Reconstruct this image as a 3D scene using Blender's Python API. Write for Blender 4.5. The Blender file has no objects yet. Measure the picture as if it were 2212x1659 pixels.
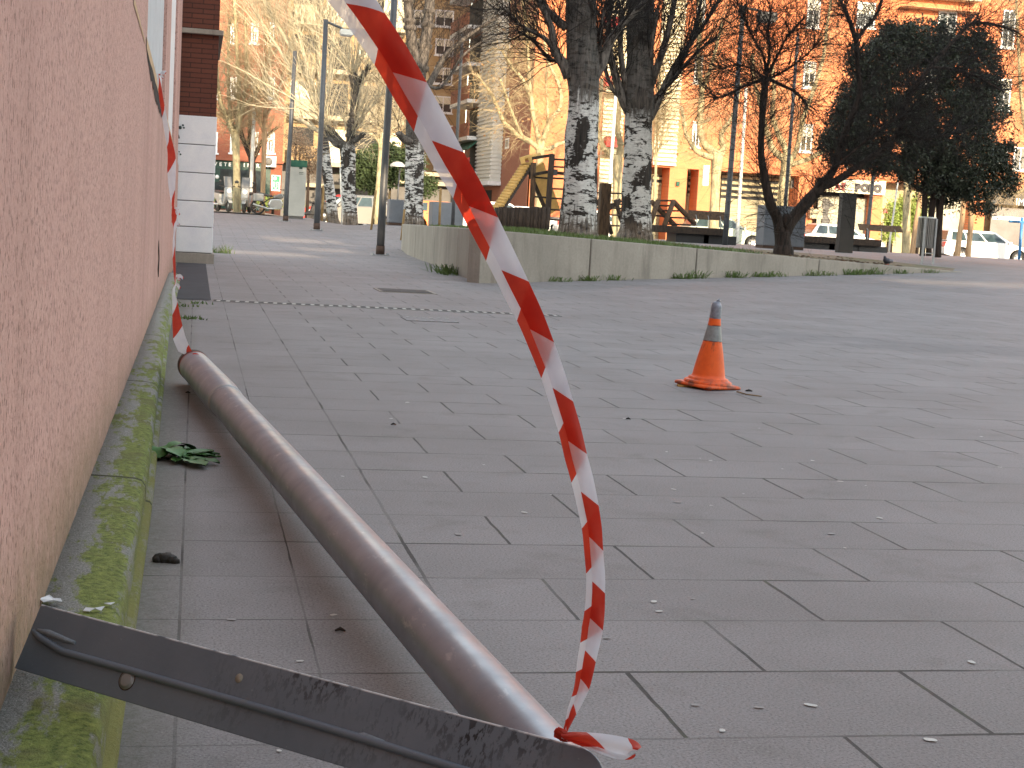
import bpy, math, random
from mathutils import Vector, Matrix, noise
random.seed(7)
# ------------------------------------------------------------ camera
FPX, CX, CY, CAMH = 3322., 1106., 829.5, .915          # photo measured on a 2212 x 1659 sheet
def _setup():
    y = Vector((425-CX, -(432-CY), -FPX)).normalized()
    a, b = math.sin(.057), math.cos(.057)
    z = Vector((a, b, -(a*y[0]+b*y[1])/y[2])).normalized()
    return Matrix((y.cross(z), y, z))
R = _setup()
ORG = Vector((0, 0, CAMH))
def ray(x, y): return R @ Vector((x-CX, -(y-CY), -FPX))
def G(x, y, z=0.): d = ray(x, y); return ORG + d*((z-CAMH)/d[2])        # on the level z
def P(x, y, Y): d = ray(x, y); return ORG + d*(Y/d[1])                  # on the plane at distance Y
def PX(x, y, X): d = ray(x, y); return ORG + d*(X/d[0])                 # on the plane at side X
scene = bpy.context.scene
cam = bpy.data.objects.new('camera', bpy.data.cameras.new('camera'))
scene.collection.objects.link(cam); scene.camera = cam
cam.matrix_world = Matrix.Translation(ORG) @ R.to_4x4()
cam.data.sensor_width = 36; cam.data.lens = FPX/2212*36
cam.data.clip_start = .05; cam.data.clip_end = 2000
cam.data.dof.use_dof = True; cam.data.dof.focus_distance = 3.2; cam.data.dof.aperture_fstop = 70
# ------------------------------------------------------------ light
SUN_EL, SUN_AZ = math.radians(14), math.radians(8)                     # low winter sun, behind the viewer, a little to the right
w = bpy.data.worlds.new('World'); scene.world = w; w.use_nodes = True
nt = w.node_tree; nt.nodes.clear()
sky = nt.nodes.new('ShaderNodeTexSky'); sky.sky_type = 'NISHITA'; sky.sun_disc = False
sky.sun_elevation = SUN_EL; sky.sun_rotation = math.pi-SUN_AZ
bg = nt.nodes.new('ShaderNodeBackground'); bg.inputs[1].default_value = .15; sky.dust_density = 1.0; sky.air_density = 1.5; sky.ozone_density = .6
wo = nt.nodes.new('ShaderNodeOutputWorld')
hs = nt.nodes.new('ShaderNodeHueSaturation'); hs.inputs['Saturation'].default_value = .55; nt.links.new(sky.outputs[0], hs.inputs['Color']); nt.links.new(hs.outputs[0], bg.inputs[0]); nt.links.new(bg.outputs[0], wo.inputs[0])
sun = bpy.data.objects.new('sun', bpy.data.lights.new('sun', 'SUN')); scene.collection.objects.link(sun)
sun.data.energy = 2.7; sun.data.angle = math.radians(.5); sun.data.color = (1, .79, .53)
_sd = Vector((math.sin(SUN_AZ)*math.cos(SUN_EL), -math.cos(SUN_AZ)*math.cos(SUN_EL), math.sin(SUN_EL)))
sun.rotation_euler = _sd.to_track_quat('Z', 'Y').to_euler()
vs = scene.view_settings; vs.view_transform = 'Standard'; vs.look = 'None'; vs.gamma = 1; vs.use_curve_mapping = False
vs.exposure = 2.12
scene.cycles.max_bounces = 6; scene.cycles.transparent_max_bounces = 12
# ------------------------------------------------------------ object helpers
COL = scene.collection
def tag(o, label=None, cat=None, group=None, kind=None):
    if label: o['label'] = label
    if cat: o['category'] = cat
    if group: o['group'] = group
    if kind: o['kind'] = kind
    return o
LOC = set()
def empty(name, loc, label, cat, group=None, rz=0., own=False):
    o = bpy.data.objects.new(name, None); COL.objects.link(o); o.location = loc; o.rotation_euler = (0, 0, rz)
    o.empty_display_size = .1
    if own: LOC.add(o.name)                                              # its parts are modelled in its own frame
    return tag(o, label, cat, group)
class MB:
    def __init__(s): s.v = []; s.f = []; s.m = []; s.uv = {}; s.mi = 0; s.sm = []; s.smooth = False
    def add(s, vs, fs, mi=None, smooth=None):
        n = len(s.v); s.v += [tuple(v) for v in vs]
        for f in fs:
            s.f.append([i+n for i in f]); s.m.append(s.mi if mi is None else mi); s.sm.append(s.smooth if smooth is None else smooth)
        return s
    def box(s, a, b, mi=None):
        x0, y0, z0 = a; x1, y1, z1 = b
        return s.add([(x0,y0,z0),(x1,y0,z0),(x1,y1,z0),(x0,y1,z0),(x0,y0,z1),(x1,y0,z1),(x1,y1,z1),(x0,y1,z1)],
                     [(0,3,2,1),(4,5,6,7),(0,1,5,4),(1,2,6,5),(2,3,7,6),(3,0,4,7)], mi)
    def bar(s, p, q, w, h, up=(0,0,1), mi=None):                        # box between two points
        p = Vector(p); q = Vector(q); d = (q-p).normalized(); u = Vector(up)
        r = d.cross(u)
        if r.length < 1e-4: r = d.cross(Vector((1,0,0)))
        r.normalize(); u = r.cross(d).normalized(); r = r*w/2; u = u*h/2
        return s.add([p-r-u,p+r-u,p+r+u,p-r+u,q-r-u,q+r-u,q+r+u,q-r+u], [(3,2,1,0),(4,5,6,7),(0,1,5,4),(1,2,6,5),(2,3,7,6),(3,0,4,7)], mi)
    def tube(s, pts, rad, n=8, cap=True, mi=None, smooth=True):
        pts = [Vector(p) for p in pts]; k = len(pts)
        if not hasattr(rad, '__len__'): rad = [rad]*k
        vs = []; u = None
        for i in range(k):
            d = (pts[min(i+1,k-1)]-pts[max(i-1,0)])
            d = d.normalized() if d.length > 1e-9 else Vector((0,0,1))
            if u is None: u = d.orthogonal().normalized()
            else:
                u = u-d*u.dot(d); u = u.normalized() if u.length > 1e-6 else d.orthogonal().normalized()
            v = d.cross(u)
            for j in range(n):
                a = 2*math.pi*j/n; vs.append(pts[i]+(u*math.cos(a)+v*math.sin(a))*rad[i])
        fs = [(i*n+j, i*n+(j+1)%n, (i+1)*n+(j+1)%n, (i+1)*n+j) for i in range(k-1) for j in range(n)]
        s.add(vs, fs, mi, smooth)
        if cap:
            m = len(s.v)-k*n
            s.f.append([m+j for j in range(n)][::-1]); s.m.append(s.mi if mi is None else mi); s.sm.append(False)
            s.f.append([m+(k-1)*n+j for j in range(n)]); s.m.append(s.mi if mi is None else mi); s.sm.append(False)
        return s
    def lathe(s, c, prof, n=24, mi=None, axis=None):                     # profile of (radius, height)
        M = Matrix.Identity(3) if axis is None else Vector(axis).to_track_quat('Z', 'Y').to_matrix()
        c = Vector(c); vs = []
        for r, z in prof:
            for j in range(n):
                a = 2*math.pi*j/n; vs.append(c+M@Vector((r*math.cos(a), r*math.sin(a), z)))
        fs = [(i*n+j, i*n+(j+1)%n, (i+1)*n+(j+1)%n, (i+1)*n+j) for i in range(len(prof)-1) for j in range(n)]
        s.add(vs, fs, mi, True)
        return s
    def prism(s, poly, a, b, mi=None, ax='y'):                           # polygon extruded along an axis, poly in the other two
        def pt(p, t): return (p[0], t, p[1]) if ax == 'y' else ((t, p[0], p[1]) if ax == 'x' else (p[0], p[1], t))
        n = len(poly)
        fs = [(i, (i+1) % n, n+(i+1) % n, n+i) for i in range(n)]+[list(range(n))[::-1], list(range(n, 2*n))]
        return s.add([pt(p, a) for p in poly]+[pt(p, b) for p in poly], fs, mi)
    def disc(s, c, r, n=16, normal=(0,0,1), mi=None, th=0.):
        M = Vector(normal).to_track_quat('Z', 'Y').to_matrix(); c = Vector(c)
        if th: return s.lathe(c, [(0,0),(r,0),(r,th),(0,th)], n, mi, normal)
        return s.add([c+M@Vector((r*math.cos(2*math.pi*j/n), r*math.sin(2*math.pi*j/n), 0)) for j in range(n)], [list(range(n))], mi)
    def build(s, name, mats, parent=None, bevel=0., uv=None, fix=True):
        me = bpy.data.meshes.new(name); me.from_pydata(s.v, [], s.f)
        if not isinstance(mats, (list, tuple)): mats = [mats]
        for m in mats: me.materials.append(m)
        me.polygons.foreach_set('material_index', s.m); me.polygons.foreach_set('use_smooth', s.sm)
        if uv:
            l = me.uv_layers.new(name='UVMap')
            for lp in me.loops: l.data[lp.index].uv = uv[lp.vertex_index]
        me.update()
        o = bpy.data.objects.new(name, me); COL.objects.link(o)
        if fix and len(s.f) < 3000:
            import bmesh
            bm = bmesh.new(); bm.from_mesh(me); bmesh.ops.recalc_face_normals(bm, faces=bm.faces); bm.to_mesh(me); bm.free()
        if bevel:
            md = o.modifiers.new('bevel', 'BEVEL'); md.width = bevel; md.segments = 2; md.limit_method = 'ANGLE'; md.angle_limit = math.radians(40)
        if parent:                                                       # vertices are world coordinates: keep them in place
            o.parent = parent; o.matrix_parent_inverse = parent_inv(parent)
        return o
def parent_inv(p):
    if p.parent is not None or p.name in LOC: return Matrix.Identity(4)
    return (Matrix.Translation(p.location) @ p.rotation_euler.to_matrix().to_4x4()).inverted()
def thing(mb, name, mats, label, cat, group=None, kind=None, **k):
    return tag(mb.build(name, mats, None, **k), label, cat, group, kind)
# ------------------------------------------------------------ materials
class N:                                                                  # tiny node-graph writer
    def __init__(s, name):
        s.m = bpy.data.materials.new(name); s.m.use_nodes = True; s.t = s.m.node_tree; s.t.nodes.clear()
        s.out = s.t.nodes.new('ShaderNodeOutputMaterial'); s.b = s.t.nodes.new('ShaderNodeBsdfPrincipled'); s.t.links.new(s.b.outputs[0], s.out.inputs[0])
    def n(s, typ, ins=None, **props):
        d = s.t.nodes.new('ShaderNode'+typ)
        for k, v in props.items(): setattr(d, k, v)
        if ins:
            for k, v in ins.items(): s.set(d.inputs[k], v)
        return d
    def set(s, sock, v):
        if isinstance(v, bpy.types.NodeSocket): s.t.links.new(v, sock)
        elif isinstance(v, bpy.types.Node): s.t.links.new(v.outputs[0], sock)
        else:
            if isinstance(v, (tuple, list)) and len(v) == 3 and sock.type == 'RGBA': v = (*v, 1)
            sock.default_value = v
    def coord(s, kind='Object', scale=(1,1,1), loc=(0,0,0)):
        if kind == 'World': c = s.n('NewGeometry').outputs['Position']
        else: c = s.n('TexCoord').outputs[kind]
        return s.n('Mapping', {'Vector': c, 'Scale': scale, 'Location': loc}).outputs[0]
    def noise(s, scale, co=None, detail=4, rough=.6, dist=0.):
        i = {'Scale': scale, 'Detail': detail, 'Roughness': rough, 'Distortion': dist}
        if co is not None: i['Vector'] = co
        return s.n('TexNoise', i).outputs['Fac']
    def ramp(s, fac, lo, hi, a=0., b=1.):
        return s.n('MapRange', {'Value': fac, 'From Min': lo, 'From Max': hi, 'To Min': a, 'To Max': b}).outputs[0]
    def mix(s, f, a, b, mode='MIX'):
        d = s.t.nodes.new('ShaderNodeMix'); d.data_type = 'RGBA'; d.blend_type = mode
        s.set(d.inputs[0], f); s.set(d.inputs[6], a); s.set(d.inputs[7], b); return d.outputs[2]
    def math(s, op, a, b=0., c=None):
        d = s.n('Math', {0: a, 1: b}, operation=op)
        if c is not None: s.set(d.inputs[2], c)
        return d.outputs[0]
    def sep(s, v): return s.n('SeparateXYZ', {0: v}).outputs
    def comb(s, x, y, z): return s.n('CombineXYZ', {0: x, 1: y, 2: z}).outputs[0]
    def bump(s, h, strength=.3, dist=.01, prev=None):
        i = {'Height': h, 'Strength': strength, 'Distance': dist}
        if prev is not None: i['Normal'] = prev
        return s.n('Bump', i).outputs[0]
    def fin(s, col=None, rough=.8, metal=0., normal=None, spec=None):
        if col is not None: s.set(s.b.inputs['Base Color'], col)
        s.set(s.b.inputs['Roughness'], rough); s.set(s.b.inputs['Metallic'], metal)
        if normal is not None: s.set(s.b.inputs['Normal'], normal)
        if spec is not None: s.b.inputs['Specular IOR Level'].default_value = spec
        return s.m
def sc(c, k): return tuple(min(1, x*k) for x in c)
def plain(name, c, rough=.7, metal=0., var=.25, scale=6., bump=.15, stretch=(1,1,1), bd=.005, spec=None):
    g = N(name); co = g.coord('Object', stretch)
    f = g.noise(scale, co); f2 = g.noise(scale*7, co, 3)
    col = g.mix(g.ramp(f, .3, .7), sc(c, 1-var), sc(c, 1+var*.6)); col = g.mix(g.ramp(f2, .3, .75, 0, .35), col, sc(c, 1-var*1.5))
    return g.fin(col, rough, metal, g.bump(f2, bump, bd) if bump else None, spec)
def brick(name, c1, c2, mort, bw, rh, ms, axis='XZ', rough=.85, bump=.4, off=.5, var=.3, grime=0.):
    g = N(name); p = g.coord('World'); x, y, z = g.sep(p)
    v = g.comb(x if axis[0] == 'X' else y, z, 0.)
    b = g.n('TexBrick', {'Vector': v, 'Scale': 1., 'Brick Width': bw, 'Row Height': rh, 'Mortar Size': ms, 'Mortar Smooth': .2, 'Bias': 0., 'Color1': c1, 'Color2': c2, 'Mortar': mort}, offset=off)
    n1 = g.noise(1.3, p, 5); n2 = g.noise(25, p, 3)
    col = g.mix(g.ramp(n1, .3, .75, 0, var), b.outputs[0], sc(c1, .55)); col = g.mix(g.ramp(n2, .35, .75, 0, .35), col, sc(c2, 1.25))
    return g.fin(col, rough, 0, g.bump(b.outputs['Fac'], bump, -.01))
def paving(name, ground=True):
    g = N(name); p = g.coord('World'); x, y, z = g.sep(p)
    wob = g.math('MULTIPLY', g.math('SUBTRACT', g.noise(6, p, 2), .5), .010)
    yy = g.math('ADD', g.math('SUBTRACT', y, 2.563-40*.8034), wob)
    xm = g.math('ADD', g.math('SUBTRACT', x, .5955), wob)
    vm = g.comb(xm, yy, 0.); vl = g.comb(g.math('ADD', x, .006), yy, 0.)
    def br(v, w, o, ms=.0035): return g.n('TexBrick', {'Vector': v, 'Scale': 1., 'Brick Width': w, 'Row Height': .4017, 'Mortar Size': ms, 'Mortar Smooth': .1, 'Bias': 0., 'Color1': (0,0,0), 'Color2': (1,1,1), 'Mortar': (.5,.5,.5)}, offset=o)
    b1 = br(vm, .605, .5); b2 = br(vl, .28, 0.)
    left = g.math('LESS_THAN', x, .272)
    fac = g.mix(left, b1.outputs['Fac'], b2.outputs['Fac']); tone = g.mix(left, b1.outputs['Color'], b2.outputs['Color'])
    line = g.math('LESS_THAN', g.math('ABSOLUTE', g.math('ADD', g.math('SUBTRACT', x, .272), wob)), .005)
    fac = g.math('MAXIMUM', fac, line)
    # some joints are packed with dust and fade, others are open and dark
    rows = g.noise(1.0, g.coord('World', (1.6, 1.6, 1), (3, 1, 0)), 2, .4)
    deep = g.ramp(rows, .44, .60)
    keep = g.math('MAXIMUM', left, g.math('GREATER_THAN', x, .36))
    crossj = br(vm, .605, .5, .0058); crow = g.n('TexBrick', {'Vector': vm, 'Scale': 1., 'Brick Width': 9000., 'Row Height': .4017, 'Mortar Size': .0048, 'Mortar Smooth': .1, 'Bias': 0.}, offset=0.)
    only = g.math('MULTIPLY', g.math('MAXIMUM', g.math('SUBTRACT', br(vm, .605, .5, .0046).outputs['Fac'], crow.outputs['Fac']), 0.), keep)
    fac = g.mix(left, g.math('MAXIMUM', crow.outputs['Fac'], g.math('MULTIPLY', fac, keep)), fac)
    pick = g.ramp(g.noise(.9, g.coord('World', (1.4, 1.4, 1), (9, 2, 0)), 2, .4), .36, .5, .35, 1)
    fac2 = g.math('MAXIMUM', g.math('MAXIMUM', g.math('MULTIPLY', fac, g.math('MAXIMUM', deep, .34)), g.math('MULTIPLY', only, g.math('MULTIPLY', pick, g.math('SUBTRACT', 1, left)))), g.math('MULTIPLY', g.mix(left, g.math('MULTIPLY', crossj.outputs['Fac'], keep), b2.outputs['Fac']), g.ramp(rows, .54, .64)))
    fine = g.noise(170, p, 4, .8); mid = g.noise(42, p, 5, .75); big = g.noise(.9, p, 5, .6); stain = g.noise(3.2, p, 5, .65, .4)
    base = g.mix(g.ramp(tone, 0, 1), (.22,.199,.200), (.255,.231,.233))
    base = g.mix(g.ramp(big, .40, .66, 0, .85), base, (.165,.148,.145))
    base = g.mix(g.ramp(stain, .54, .74, 0, .6), base, (.105,.090,.082))
    base = g.mix(g.ramp(mid, .35, .7, 0, .35), base, (.31,.285,.275))
    base = g.mix(g.ramp(fine, .36, .50, .85, 0), base, (.07,.06,.06)); base = g.mix(g.ramp(fine, .58, .72, 0, .8), base, (.46,.44,.43))
    # darker band beyond the cone
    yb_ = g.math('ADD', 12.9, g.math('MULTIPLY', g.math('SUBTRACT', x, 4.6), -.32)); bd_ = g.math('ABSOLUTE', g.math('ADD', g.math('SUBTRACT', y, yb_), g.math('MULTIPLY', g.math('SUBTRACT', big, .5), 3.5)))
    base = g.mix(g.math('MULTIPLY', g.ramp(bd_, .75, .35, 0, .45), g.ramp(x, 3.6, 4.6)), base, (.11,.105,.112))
    # algae and grime near the wall
    edge = g.ramp(x, .05, -.12); base = g.mix(g.math('MULTIPLY', edge, g.ramp(mid, .3, .6, .35, .9)), base, (.075,.072,.045))
    moss = g.ramp(g.noise(9, p, 3), .52, .64); jc = g.mix(g.math('MULTIPLY', moss, .6), (.020,.017,.015), (.05,.06,.02))
    base = g.mix(g.ramp(x, 13, 15, 0, .15), base, (.25,.2,.17))
    col = g.mix(fac2, base, jc)
    h = g.math('ADD', g.math('MULTIPLY', fine, .25), g.math('MULTIPLY', fac, -1.6)); h = g.math('ADD', h, g.math('MULTIPLY', tone, .25))
    return g.fin(col, g.ramp(mid, .3, .7, .62, .82), 0, g.bump(h, .35, .006))
M = {}
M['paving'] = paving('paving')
def stucco():
    g = N('salmon_stucco'); p = g.coord('World'); st = g.coord('World', (1, 1, .8)); x, y, z = g.sep(p)
    f = g.noise(95, st, 3, .6); f2 = g.noise(34, st, 4, .6); big = g.noise(1.1, p, 4)
    pits = g.ramp(g.noise(85, g.coord('World', (1, 1, .62)), 3, .6), .575, .635)
    col = g.mix(g.ramp(big, .3, .7), (.50,.285,.24), (.58,.335,.285))
    col = g.mix(g.ramp(f2, .35, .7, 0, .5), col, (.68,.43,.37)); col = g.mix(g.ramp(f, .33, .46, .5, 0), col, (.36,.18,.14))
    col = g.mix(g.math('MULTIPLY', pits, .85), col, (.15,.075,.060))
    low = g.ramp(z, .42, .12); near = g.ramp(y, 7.5, 3.0)
    dirt = g.math('MULTIPLY', g.math('MULTIPLY', low, near), g.ramp(g.noise(14, p, 4), .3, .6, .3, 1))
    col = g.mix(g.math('MULTIPLY', dirt, .85), col, (.17,.125,.045))
    strk = g.math('MULTIPLY', g.ramp(g.noise(2.6, g.coord('World', (1, 1, .07)), 4), .50, .70, 0, .45), g.ramp(y, 4, 11, .45, 1)); col = g.mix(strk, col, (.30,.165,.125)); col = g.mix(g.ramp(g.noise(.55, p, 5, .65), .48, .66, 0, .30), col, (.40,.22,.19)); col = g.mix(g.math('MULTIPLY', g.ramp(z, .30, .11), g.ramp(g.noise(6, p, 5, .7), .35, .6, .15, .6)), col, (.22,.15,.09))
    h = g.math('SUBTRACT', g.math('ADD', f, g.math('MULTIPLY', f2, .8)), g.math('MULTIPLY', pits, .9))
    return g.fin(col, .9, 0, g.bump(h, .5, .006))
M['stucco'] = stucco()
def kerbmat():
    g = N('mossy_concrete'); p = g.coord('World'); x, y, z = g.sep(p); st = g.coord('World', (1, .28, 1))
    n1 = g.noise(9, st, 5, .65, .3); n2 = g.noise(60, p, 4, .7); n3 = g.noise(260, p, 3, .7)
    grey = g.mix(g.ramp(n3, .35, .65), (.15,.145,.13), (.42,.41,.38)); grey = g.mix(g.ramp(n2, .35, .7, 0, .6), grey, (.20,.19,.165))
    green = g.mix(g.ramp(n2, .35, .68), (.075,.105,.018), (.29,.33,.075)); green = g.mix(g.ramp(n3, .5, .72, 0, .5), green, (.30,.31,.10))
    band = g.ramp(g.math('ABSOLUTE', g.math('SUBTRACT', x, -.165)), .075, .0)             # moss grows along the middle and outer edge
    band = g.ramp(g.math('ABSOLUTE', g.math('SUBTRACT', x, -.155)), .095, .02)
    amt = g.ramp(g.math('ADD', g.math('ADD', n1, g.math('MULTIPLY', band, .20)), g.math('ADD', g.ramp(y, 14, 6, -.12, 0), g.math('MULTIPLY', g.math('SUBTRACT', g.noise(28, st, 4, .7), .5), .95))), .545, .66)
    green = g.mix(g.ramp(g.noise(5, p, 4, .6), .50, .66, 0, .7), green, (.13,.115,.045)); col = g.mix(amt, grey, green); col = g.mix(g.ramp(g.noise(120, p, 3, .7), .60, .68, 0, .5), col, (.05,.05,.03))
    yel = g.math('MULTIPLY', g.ramp(x, -.128, -.112), g.ramp(n1, .35, .6, .25, .9)); col = g.mix(yel, col, (.22,.20,.055))
    jn = g.math('LESS_THAN', g.math('ABSOLUTE', g.math('SUBTRACT', g.math('FRACT', g.math('DIVIDE', g.math('SUBTRACT', y, .95), 2.4)), .5)), .005); col = g.mix(jn, col, (.05,.055,.02))
    h = g.math('ADD', n3, g.math('MULTIPLY', n2, 1.4))
    return g.fin(col, .95, 0, g.bump(h, .8, .008))
M['kerb'] = kerbmat()
def concrete(name, c=(.30,.275,.24), streak=True):
    g = N(name); p = g.coord('World'); n1 = g.noise(.8, p, 5); n2 = g.noise(30, p, 4, .7); s1 = g.noise(3.1, g.coord('World', (1.3, 1.3, .20)), 6, .72, .15)
    col = g.mix(g.ramp(n1, .3, .7), sc(c, .8), sc(c, 1.15)); col = g.mix(g.ramp(n2, .4, .75, 0, .4), col, sc(c, .6))
    if streak:
        z = g.sep(p)[2]; col = g.mix(g.ramp(s1, .50, .70, 0, .55), col, sc(c, .45)); col = g.mix(g.ramp(s1, .30, .42, .35, 0), col, sc(c, 1.4))
    return g.fin(col, .9, 0, g.bump(n2, .35, .01))
M['concrete'] = concrete('cast_concrete', (.33,.295,.25)); M['slab'] = concrete('dark_concrete', (.085,.075,.066))
def polemetal(name, c, rough=.34, metal=.85):
    g = N(name); co = g.coord('World'); n1 = g.noise(4, co, 5, .65); n2 = g.noise(38, g.coord('World', (.6, .25, 1)), 4, .7); n3 = g.noise(160, co, 2)
    col = g.mix(g.ramp(n1, .35, .7), c, sc(c, .72)); col = g.mix(g.ramp(n2, .60, .72, 0, .5), col, (.62,.60,.60)); col = g.mix(g.ramp(n2, .30, .40, .35, 0), col, sc(c, .5))
    return g.fin(col, g.ramp(g.noise(9, co, 4), .3, .7, rough*.85, rough*1.35), metal, g.bump(n3, .05, .002))
M['pole'] = polemetal('brushed_metal', (.29,.315,.365), .33, .55); M['galv'] = polemetal('galvanised_metal', (.40,.40,.40), .5, .4)
M['greypole'] = plain('grey_painted_pole', (.085,.088,.095), .45, .3, .2, 8, .1); M['whitepole'] = plain('pale_painted_pole', (.62,.62,.58), .5, .2, .15, 8, .1)
def platemat():
    g = N('painted_steel_plate'); co = g.coord('World'); n1 = g.noise(7, co, 5); uvn = g.coord('UV')
    u, v, _ = g.sep(uvn)
    c = g.mix(g.ramp(n1, .3, .7), (.120,.150,.185), (.160,.190,.225))
    fl = g.noise(70, g.coord('World', (1.6, 1.6, .35)), 3, .7, .2); area = g.noise(4.5, g.coord('World', (1, 1, 1), (2.3, .4, .2)), 3)
    dark = g.math('MULTIPLY', g.ramp(fl, .50, .58), g.math('MULTIPLY', g.ramp(area, .42, .60), g.ramp(u, .35, .55)))
    c = g.mix(g.math('MULTIPLY', dark, .9), c, (.010,.012,.014))
    sp = g.noise(13, g.coord('World', (1,1,1), (5,1,3)), 2); c = g.mix(g.ramp(sp, .72, .76, 0, .3), c, (.20,.17,.13)); sp2 = g.noise(160, co, 2); c = g.mix(g.ramp(sp2, .72, .78, 0, .5), c, (.3,.32,.34))
    edge = g.math('MULTIPLY', g.ramp(v, .972, .985), g.ramp(g.noise(30, co, 2), .35, .5)); c = g.mix(edge, c, (.6,.62,.64))
    return g.fin(c, g.math('SUBTRACT', .58, g.math('MULTIPLY', n1, .15)), .2, g.bump(g.noise(220, co, 3), .12, .002))
M['plate'] = platemat()
def tapemat():
    g = N('barrier_tape'); u, v, _ = g.sep(g.coord('UV'))
    red = g.math('LESS_THAN', g.math('FRACT', g.math('MULTIPLY', v, .5)), .5)
    wr = g.noise(18, g.coord('World', (1,1,1)), 3)
    rc = g.mix(g.ramp(wr, .3, .7), (.74,.075,.035), (.62,.050,.028)); wc = g.mix(g.ramp(wr, .3, .7), (.90,.90,.94), (.80,.80,.86))
    col = g.mix(red, wc, rc)
    g.set(g.b.inputs['Base Color'], col); g.b.inputs['Roughness'].default_value = .42
    tr = g.n('BsdfTranslucent', {'Color': col}); tp = g.n('BsdfTransparent', {'Color': col})
    a = g.n('MixShader', {0: .48}); g.t.links.new(g.b.outputs[0], a.inputs[1]); g.t.links.new(tr.outputs[0], a.inputs[2])
    b = g.n('MixShader', {0: .24}); g.t.links.new(a.outputs[0], b.inputs[1]); g.t.links.new(tp.outputs[0], b.inputs[2])
    g.t.links.new(b.outputs[0], g.out.inputs[0])
    g.set(g.b.inputs['Normal'], g.bump(g.noise(35, g.coord('World', (1,1,.5)), 3), .25, .01))
    return g.m
M['tape'] = tapemat()
def poplar(name, black=.5, dz=.9):
    g = N(name); p = g.coord('World'); x, y, z = g.sep(p)
    hz = g.noise(3.6, g.coord('World', (1.1, 1.1, 3.6)), 5, .72, .35); fi = g.noise(15, g.coord('World', (1, 1, 3.2)), 4, .7, .3); big = g.noise(1.5, g.coord('World', (1.6, 1.6, 1.0)), 4, .6, .3)
    vert = g.noise(9, g.coord('World', (2.2, 2.2, .25)), 4, .7)
    white = g.mix(g.ramp(fi, .35, .7), (.66,.64,.61), (.44,.42,.385)); dark = g.mix(g.ramp(vert, .35, .65), (.007,.006,.005), (.05,.038,.03))
    m1 = g.ramp(hz, black+.065, black+.085); m2 = g.math('MULTIPLY', g.ramp(fi, .60, .64), g.ramp(big, .42, .5)); m3 = g.ramp(g.math('ADD', big, g.math('MULTIPLY', g.math('SUBTRACT', fi, .5), .18)), .555, .575)
    mk = g.math('MAXIMUM', m1, g.math('MAXIMUM', m2, m3))
    zz = g.math('ADD', z, g.math('MULTIPLY', g.math('SUBTRACT', vert, .5), 1.2))
    top = g.ramp(zz, 2.75, 3.05)                                          # old furrowed bark where the limbs start
    bot = g.ramp(zz, dz+.12, dz-.05)
    col = g.mix(mk, white, dark); col = g.mix(g.math('MULTIPLY', top, .93), col, g.mix(g.ramp(vert, .35, .62), (.006,.005,.004), (.10,.082,.068)))
    col = g.mix(g.math('MULTIPLY', bot, .9), col, g.mix(g.ramp(vert, .35, .6), (.03,.02,.014), (.22,.165,.12)))
    return g.fin(col, .9, 0, g.bump(g.math('ADD', vert, g.math('MULTIPLY', mk, -.5)), .8, .03))
M['poplar'] = poplar('poplar_bark', .47); M['poplar_far'] = poplar('far_poplar_bark', .44, .75)
def bark(name, c, d, st=.2, scale=14):
    g = N(name); v = g.noise(scale, g.coord('World', (1.6, 1.6, st)), 4, .7); b = g.noise(3, g.coord('World'), 3)
    col = g.mix(g.ramp(v, .36, .62), d, c); col = g.mix(g.ramp(b, .55, .7, 0, .5), col, sc(c, 1.2))
    return g.fin(col, .92, 0, g.bump(v, .9, .03))
M['dark_bark'] = bark('dark_bark', (.042,.026,.019), (.009,.006,.005)); M['plane_bark'] = bark('pale_plane_bark', (.44,.37,.22), (.22,.185,.11), .6, 5)
M['tan_bark'] = bark('tan_bark', (.42,.27,.15), (.25,.16,.09), .15, 10); M['grey_bark'] = bark('grey_limb_bark', (.17,.145,.125), (.022,.017,.014), .4, 12)
M['twig_dark'] = plain('dark_twigs', (.017,.012,.010), .9, 0, .3, 9, 0); M['twig_brown'] = plain('brown_twigs', (.13,.095,.07), .9, 0, .3, 9, 0)
M['twig_pale'] = plain('pale_twigs', (.42,.325,.19), .9, 0, .3, 9, 0); M['twig_white'] = plain('whitish_twigs', (.50,.43,.30), .9, 0, .3, 9, 0)
M['dry_leaf'] = plain('dry_leaves', (.30,.17,.07), .9, 0, .3, 9, 0)
def leafmat(name, a, b):
    g = N(name); n = g.noise(5, g.coord('World'), 3); f = g.noise(60, g.coord('World'), 2)
    col = g.mix(g.ramp(n, .35, .65), a, b); col = g.mix(g.ramp(f, .3, .7, 0, .5), col, sc(b, 1.3)); return g.fin(col, .55)
M['ever'] = leafmat('evergreen_leaves', (.011,.016,.008), (.026,.034,.016)); M['bush'] = leafmat('bush_leaves', (.14,.20,.04), (.24,.30,.07)); M['weed'] = leafmat('weed_leaves', (.035,.10,.022), (.06,.17,.035))
M['grass'] = leafmat('grass_blades', (.05,.10,.018), (.10,.15,.03)); M['farbush'] = leafmat('far_bush_leaves', (.030,.045,.018), (.05,.075,.03))
def soilmat():
    g = N('planter_soil'); p = g.coord('World'); n1 = g.noise(.7, p, 4); n2 = g.noise(14, p, 5, .7); x, y, z = g.sep(p)
    soil = g.mix(g.ramp(n2, .35, .65), (.12,.085,.055), (.27,.205,.14)); gr = g.mix(g.ramp(n2, .4, .6), (.035,.065,.012), (.09,.12,.03))
    return g.fin(g.mix(g.math('MULTIPLY', g.ramp(n1, .46, .56), g.ramp(x, 13, 6, .45, .9)), soil, gr), .95, 0, g.bump(n2, .8, .04))
M['soil'] = soilmat()
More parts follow.
